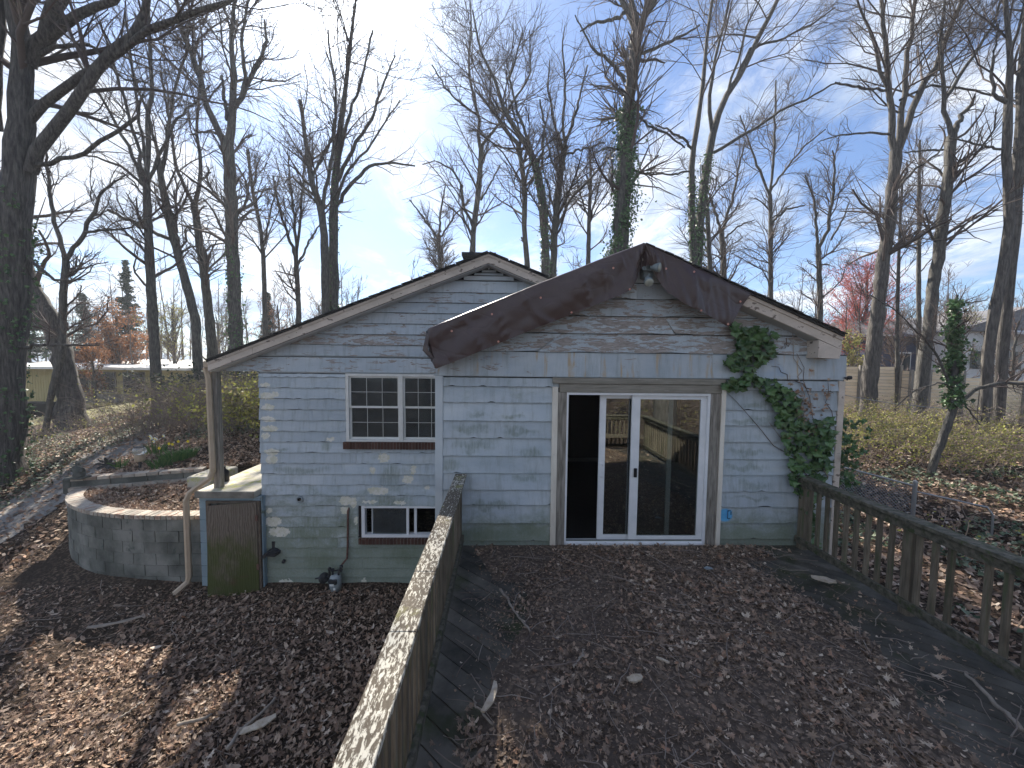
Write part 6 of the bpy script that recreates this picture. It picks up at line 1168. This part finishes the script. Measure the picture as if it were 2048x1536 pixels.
# --- distant woodland: thin trees that read as one mass
rng = np.random.default_rng(77)
def woods(name, n, xr, Yr, seed, hh=(9, 17), dens=(10, 60), r3=.012):
    rng = np.random.default_rng(seed); Y = rng.uniform(*Yr, n); X = rng.uniform(*xr, n) * Y / 30; H = rng.uniform(*hh, n); S = 8; t = np.linspace(0, 1, S)
    P = np.stack([X[:, None] + rng.normal(0, .12, (n, S)).cumsum(1), np.broadcast_to(Y[:, None], (n, S)), gz(X, Y)[:, None] + t[None] * H[:, None]], -1); R = (.010 * H)[:, None] * np.linspace(1, .2, S)
    P1, R1 = grow(P, R, n * dens[0], 5, .36, rng, .25, (.4, .9), .35, .16, .45, .015, 4); P2, R2 = grow(P1, R1, n * dens[1], 3, .55, rng, .1, (.4, .9), .3, .2, .6, r3, 2.2)
    Va, Fa = tubes(P, R, 5); Vb, Fb = tubes(P1, R1, 3); Vc, Fc = tubes(P2, R2, 3); k1, k2 = len(Va), len(Va) + len(Vb)
    part(name, np.vstack([Va, Vb, Vc]), np.vstack([Fa, Fb + k1, Fc + k2]), m_twig, tint=rng.random(k2 + len(Vc)), kind='stuff', label='hazy mass of thin bare woodland trees far behind the houses', cat='woodland')
woods('distant_woods', 230, (-44, 46), (34, 58), 61, (6, 12), (8, 42), .022); 
woods('undergrowth_saplings', 130, (-36, 42), (24, 34), 62, (3, 7.5), (8, 44), .012)
# brush: arching stems with small leaves
def brush(name, n, cx_, cy_, sx_, sy_, h, m, leafm, nl, lsz, seed, r=.006, S=6, **kw):
    rng = np.random.default_rng(seed); x = rng.uniform(cx_ - sx_, cx_ + sx_, n); y = rng.uniform(cy_ - sy_, cy_ + sy_, n); z = gz(x, y); th = rng.random(n) * 2 * PI; ln = rng.uniform(.4, 1, n) * h; t = np.linspace(0, 1, S)[None, :, None]
    D = np.stack([np.cos(th), np.sin(th), 0 * th], 1)[:, None] * rng.uniform(.3, 1.1, (n, 1, 1)); P = np.stack([x, y, z], 1)[:, None] + (D * t ** 1.5 + np.array([0, 0, 1.0]) * (t - .35 * t ** 2.5)) * ln[:, None, None]; P[:, 1:] += rng.normal(0, .03, (n, S - 1, 3)) * h
    R = np.full((n, 1), r) * np.linspace(1.3, .5, S); P1, R1 = grow(P, R, n * 4, 4, .45, rng, .1, (.4, 1.0), .1, .25, .7, .003, h * .6)
    Va, Fa = tubes(P, R, 3); Vb, Fb = tubes(P1, R1, 3); o = part(name, np.vstack([Va, Vb]), np.vstack([Fa, Fb + len(Va)]), m, tint=rng.random(len(Va) + len(Vb)), kind='stuff')
    if nl: leafobj(name + '_leaves', cleaf(P1, nl, rng, .05), rng.uniform(*lsz, nl), 'bit', leafm, tilt=2.0, nvar=1, asp=1.7)
brush('brushwood', 900, -9.4, 13.4, 2.6, 1.6, 2.5, m_bush, m_yleaf, 2500, (.03, .06), 71)
brush('porch_side_shrubs', 330, -6.6, 12.2, 1.8, 1.5, 2.2, m_bush, m_yleaf, 13000, (.05, .10), 72)
brush('bank_brushwood', 480, -15.5, 13.5, 4.2, 3.0, 1.1, m_bush, m_yleaf, 1500, (.03, .06), 73)
brush('far_bank_brushwood', 260, -14, 19, 5, 2.5, 1.8, m_bush, m_yleaf, 2500, (.04, .08), 74)
brush('dark_shrub', 200, -12.5, 17.5, 1.6, 1.0, 2.4, m_bush, m_conif, 9000, (.08, .16), 75)
brush('side_yard_brushwood', 600, 10.5, 11.5, 4.2, 3.0, 1.4, m_bush, m_yleaf, 22000, (.03, .065), 76)
brush('fence_side_brushwood', 220, 17.5, 14.0, 5.0, 1.6, 1.7, m_bush, m_yleaf, 1500, (.03, .06), 88)
brush('side_yard_thicket', 420, 15.5, 9.5, 4.5, 4.0, 1.2, m_bush, m_yleaf, 5000, (.03, .06), 77)
brush('near_yard_stems', 90, 8.5, 5.5, 3.0, 2.6, 1.1, m_bush, m_yleaf, 600, (.03, .05), 78)
brush('back_yard_brushwood', 300, 2, 21, 9, 3, 2.2, m_bush, m_yleaf, 2500, (.05, .09), 79)

# ================================================================== FENCES AND NEIGHBOURS
m_fence = M('new pale fence boards', [(.70, .56, .38), (.80, .66, .47), (.84, .72, .55)], 3, (1, 1, 12), obj=True, vary=.22, bump=.2, rough=.7)
fn = thing('board_fence', (20, 17, 1.7), 'pale new timber fence with horizontal boards along the neighbour yards', 'fence')
seg = [((14.2, 19.0), 3.55, 4), ((16.2, 18.6), 3.50, 4), ((16.6, 18.5), 3.50, 2), ((18.6, 17.5), 3.42, 4)]
def fpanel(ax, ay, bx, by, zt, zb, nb):
    d = np.array([bx - ax, by - ay]); L = np.linalg.norm(d); d /= L; nrm = np.array([d[1], -d[0]]); h = (zt - zb) / nb
    for k in range(nb):
        z0, z1 = zb + k * h + .006, zb + (k + 1) * h - .006; j = RNG.uniform(-.006, .006); a, b = np.array([ax, ay]) + nrm * j, np.array([bx, by]) + nrm * j; c = nrm * .02
        G().add([(*(a), z0), (*(b), z0), (*(b - c), z0), (*(a - c), z0), (*(a), z1), (*(b), z1), (*(b - c), z1), (*(a - c), z1)], BF).part('fence_board', m_fence, fn, loc=(ax, ay, z0))
fpts = [(1684, 733, 18.0), (1720, 733, 17.6), (1737, 733, 17.4), (1800, 733, 17.0), (1822, 742, 16.6), (1858, 742, 16.4), (1925, 745, 15.8), (1990, 757, 15.4), (2050, 762, 15.0), (2120, 766, 14.6)]
prev = None
for (px, py, Y) in fpts:
    a = at(px, py, Y); a = (float(a[0]), float(a[1]), float(a[2]))
    if prev: fpanel(prev[0], prev[1], a[0], a[1], min(a[2], prev[2]), min(a[2], prev[2]) - 1.95, 13)
    G().box(a[0] - .06, a[0] + .06, a[1] - .10, a[1] + .02, a[2] - 2.1, a[2] + .06, .008).part('fence_post', m_greywood, fn); prev = a
# chain link fence
m_galv, t, b = newmat('galvanised steel', .45, .5); b.inputs[0].default_value = (.30, .31, .32, 1); b.inputs['Metallic'].default_value = .6
A = at(1675, 931, 7.9); B = at(1830, 972, 6.95); cl = thing('chain_link_fence', (float(B[0]), float(B[1]), float(B[2]) - 1.2), 'low galvanised chain link fence in the side yard beyond the railing', 'fence')
G().tube([tuple(A), tuple(B)], .018, 6).part('top_rail', m_galv, cl); G().tube([tuple(B + (0, 0, .07)), tuple(B - (0, 0, 1.4))], .034, 8).lathe([(.036, 0), (.03, .03), (.001, .045)], tuple(B + (0, 0, .07)), 8).part('fence_post', m_galv, cl)
C_ = B + np.array([.45, -.75, -.12]); G().tube([tuple(B - (0, 0, .1)), tuple(C_), tuple(C_ + (.04, -.05, -.12)), tuple(C_ + (.05, -.06, -1.0))], .016, 6).part('gate_frame', m_galv, cl)
n = 34; u = np.linspace(-1.0 / 8, 1, n * 1)
def mesh_wires(A, B, h, m, par, pitch=.06):
    L = np.linalg.norm(B - A); k = int((L + h) / pitch); Ps = []
    for s in (-1, 1):
        for i in range(k):
            c = i * pitch - (h if s > 0 else 0); lo, hi = max(0, -c if s > 0 else 0), h
            # point on the wire: along = c + s*v (v = depth below the rail)
            v0, v1 = 0.0, h; al = lambda v: (c + v) if s > 0 else (i * pitch - v)
            vs_ = [v for v in np.linspace(0, h, 13) if 0 <= al(v) <= L]
            if len(vs_) < 2: continue
            a_, b_ = vs_[0], vs_[-1]; q = [A + (B - A) * (al(v) / L) - np.array([0, 0, v]) for v in (a_, b_)]; Ps.append(q)
    Ps = np.array(Ps); V, F = tubes(Ps, np.full((len(Ps), 2), .0036), 3); return part('wire_mesh', V, F, m, par)
mesh_wires(A, B, 1.15, m_galv, cl)
a = at(1682, 789, 9.5); b = at(1912, 818, 9.5); cw_ = G(); t = np.linspace(0, 1, 16)
P = np.array([a * (1 - k) + b * k - np.array([0, 0, .06 * math.sin(k * PI)]) for k in t]); cw_.tube(P, .008, 4).part('garden_wire', m_galv, None, loc=tuple(a), label='thin grey wire strung over the brush behind the house corner', cat='wire')
# neighbour on the left: low yellow house with white flat roof
m_yw = M('yellow vertical siding', [(.44, .37, .18), (.52, .44, .23)], 2, (6, 6, .5), bump=.2)
m_rf = M('white flat roof', [(.72, .70, .66), (.82, .80, .77)], 2, bump=.1); m_gw, t, b = newmat('dark reflective window', .12, .6); b.inputs[0].default_value = (.012, .018, .02, 1)
YN = 24.0; nx0, nx1 = X_(36, YN, 780), X_(385, YN, 780); zt, zb = Z_(738, YN, 200), Z_(842, YN, 150)
nh = thing('yellow_house', ((nx0 + nx1) / 2, YN + 3, zb), 'low yellow house with white flat roof seen past the left trunks', 'house')
G().box(nx0 - 2, nx1, YN, YN + 7, zb - 1, zt).part('wall', m_yw, nh); G().box(nx0 - 2.6, nx1 + .6, YN - 1.1, YN + 8, zt, zt + .14).part('roof_edge', m_rf, nh)
G().hexa([(nx0 - 2.6, YN - 1.05, zt + .142), (nx1 + .6, YN - 1.05, zt + .142), (nx1 - 1, YN + 8, zt + .5), (nx0 - 2.6, YN + 8, zt + .5), (nx0 - 2.6, YN - 1.0, zt + .16), (nx1 + .55, YN - 1.0, zt + .16), (nx1 - 1, YN + 8, zt + .56), (nx0 - 2.6, YN + 8, zt + .56)]).part('roof', m_rf, nh)
for (p0, p1) in ((142, 178), (186, 232), (250, 290)):
    x0, x1 = X_(p0, YN, 780), X_(p1, YN, 780); z0, z1 = Z_(784, YN, 180), Z_(745, YN, 180); w_ = G().box(x0 - .06, x1 + .06, YN - .05, YN - .003, z0 - .06, z1 + .06).part('window', m_greywood, nh); G().box(x0, x1, YN - .07, YN - .055, z0, z1).part('pane', m_gw, w_)
for k in range(5): x = X_(150 + k * 30, YN, 800); G().box(x, x + .85, YN - .04, YN - .004, Z_(805, YN, 180), Z_(788, YN, 180)).part('wall_panel', m_conce, nh)
for k in range(26): x = nx0 - 2 + k * .16; G().box(x, x + .02, YN - .02, YN - .002, zb, zt - .01).part('siding_batten', m_yw, nh)
G().box(X_(60, YN, 730), X_(73, YN, 730), YN + 2, YN + 3, zt + .2, zt + 1.1).part('chimney', m_brick, nh)
for k, (p, lab) in enumerate(((60, 'dark wheeled bin left of the thin stem by the yellow house'), (92, 'dark wheeled bin right of the thin stem by the yellow house'))):
    x = X_(p, 22.5, 820); z = Z_(838, 22.5, 80); bi = thing('wheeled_bin', (x, 22.5, z), lab, 'bin', 'dark bins by the yellow house'); G().hexa([(x - .28, 22.3, z), (x + .28, 22.3, z), (x + .28, 22.8, z), (x - .28, 22.8, z), (x - .36, 22.2, z + .9), (x + .36, 22.2, z + .9), (x + .36, 22.9, z + .9), (x - .36, 22.9, z + .9)]).part('bin_body', m_black, bi); G().box(x - .38, x + .38, 22.15, 22.95, z + .902, z + .97, .02).part('bin_lid', m_dark, bi)
# neighbours on the right
m_nw = M('white lap siding', [(.62, .63, .64), (.70, .71, .72)], 2, bump=0); m_nb = M('dark blue siding', [(.035, .04, .075), (.05, .06, .10)], 3, bump=.1); m_nr = M('grey shingle roof', [(.10, .10, .11), (.17, .17, .18)], 9, bump=.3)
Yw = 24.0; x0, x1 = X_(1912, Yw, 700), X_(2150, Yw, 700); z1, z0 = Z_(660, Yw, 1950), Z_(790, Yw, 1950)
wh = thing('white_house', ((x0 + x1) / 2, Yw + 4, z0), 'white sided house with railed porch behind the right hand trunks', 'house')
G().box(x0, x1, Yw, Yw + 7, z0 - .5, z1).part('wall', m_nw, wh); G().prism([(x0 - .5, z1 - .1), (x1 + .5, z1 - .1), ((x0 + x1) / 2, z1 + 1.5)], 'y', Yw - .5, Yw + 7.5).part('roof', m_nr, wh)
G().hexa([(x0 + 2.4, Yw - 2.4, z1 - .55), (x1, Yw - 2.4, z1 - .55), (x1, Yw - .02, z1 - .1), (x0 + 2.4, Yw - .02, z1 - .1), (x0 + 2.4, Yw - 2.4, z1 - .42), (x1, Yw - 2.4, z1 - .42), (x1, Yw - .02, z1 + .05), (x0 + 2.4, Yw - .02, z1 + .05)]).part('porch_roof', m_nw, wh)
for k in range(14): G().box(x0 - .01, x1, Yw - .03, Yw - .004, z0 + k * .28, z0 + k * .28 + .262).part('siding_board', m_nw, wh)
for k in range(4): x = x0 + 2.5 + k * 1.4; G().box(x, x + .11, Yw - 2.35, Yw - 2.24, z0, z1 - .55).part('porch_post', m_nw, wh)
G().box(x0 + 2.6, x1, Yw - 2.33, Yw - 2.27, z0 + 1.5, z0 + 1.58).box(x0 + 2.6, x1, Yw - 2.33, Yw - 2.27, z0 + .9, z0 + .96).part('porch_rail', m_nw, wh)
for xx in (x0 + .9, x0 + 3.5): w_ = G().box(xx - .06, xx + .86, Yw - .06, Yw - .031, z0 + 1.6, z0 + 2.9).part('window', m_nw, wh); G().box(xx, xx + .8, Yw - .08, Yw - .065, z0 + 1.68, z0 + 2.82).part('pane', m_gw, w_)
Yb = 26.0; x0, x1 = X_(1762, Yb, 700), X_(1905, Yb, 700); z1, z0 = Z_(672, Yb, 1830), Z_(780, Yb, 1830)
bh_ = thing('blue_house', ((x0 + x1) / 2, Yb + 4, z0), 'dark blue house glimpsed between trunks above the pale fence', 'house')
G().box(x0, x1, Yb, Yb + 6, z0 - .5, z1).part('wall', m_nb, bh_); G().prism([(Yb - .5, z1 - .05), (Yb + 6.5, z1 - .05), (Yb + 3, z1 + 1.5)], 'x', x0 - .4, x1 + .4).part('roof', m_nr, bh_)
for p in (1838, 1800): x = X_(p, Yb, 700); w_ = G().box(x - .07, x + .77, Yb - .05, Yb - .003, z0 + 1.2, z0 + 2.6).part('window', m_nw, bh_); G().box(x, x + .7, Yb - .07, Yb - .055, z0 + 1.28, z0 + 2.52).part('pane', m_gw, w_)
# ================================================================== BEHIND THE CAMERA (seen mirrored in the door glass)
def plain(label, x, y, h, r, seed):
    rng = np.random.default_rng(seed); z = float(gz(x, y)); t_ = np.linspace(0, 1, 14); P = np.stack([x + rng.normal(0, .05, 14).cumsum(), y + rng.normal(0, .05, 14).cumsum(), z - .1 + t_ * h], 1); R = r * np.linspace(1, .25, 14)
    t = thing('bare_tree', tuple(P[0]), label, 'tree', 'bare trees behind the deck'); V, F = tubes(P[None], R[None], 12); part('trunk', V, F, m_barkb, t, smooth=True)
    P1, R1 = grow(P[None], R[None], 26, 6, .4, rng, .25, (.4, 1), .3, .15, .5, .012, 5); P2, R2 = grow(P1, R1, 300, 4, .5, rng, .1, (.4, 1), .3, .2, .6, .007, 3); Va, Fa = tubes(P1, R1, 4); Vb, Fb = tubes(P2, R2, 3)
    part('branches', np.vstack([Va, Vb]), np.vstack([Fa, Fb + len(Va)]), m_twig, t, tint=rng.random(len(Va) + len(Vb)), kind='stuff')
plain('broad trunk standing close behind the deck corner', 5.6, -3.2, 15, .42, 81); plain('second trunk mirrored in the door glass', 4.2, -7, 14, .3, 82); plain('slim trunk behind the back railing', 1.4, -5.5, 12, .2, 83); plain('trunk in the lower yard behind the deck', -4, -7, 14, .3, 84)
brush('rear_brushwood', 260, 2, -7.5, 9, 3.5, 2.6, m_bush, m_yleaf, 2500, (.04, .08), 85)
woods('rear_woods', 24, (-20, 26), (-26, -12), 86, (8, 15), (9, 40))

print('TRIS', sum(len(o.data.loop_triangles) if o.data.loop_triangles else sum(len(q.vertices) - 2 for q in o.data.polygons) for o in bpy.data.objects if o.type == 'MESH' and len(o.data.polygons) < 10**7) if 0 else 0)

# ================================================================== THIN AIR
ZTOP = max(float(np.array([v for v in o.bound_box])[:, 2].max()) + ORG[o.name].z for o in bpy.data.objects if o.type == 'MESH' and o.parent is not None) + 1.5; print('ZTOP', ZTOP)
hz = bpy.data.materials.new('thin haze'); hz.use_nodes = True; t = hz.node_tree; t.nodes.clear()
v = nd(t, 'ShaderNodeVolumePrincipled', {'Color': (.86, .92, 1.0, 1), 'Density': .0012, 'Anisotropy': .35}); t.links.new(v.outputs[0], nd(t, 'ShaderNodeOutputMaterial').inputs['Volume'])
G().box(-114, 114, -64, 114, -3, ZTOP).part('haze', hz, None, kind='stuff')
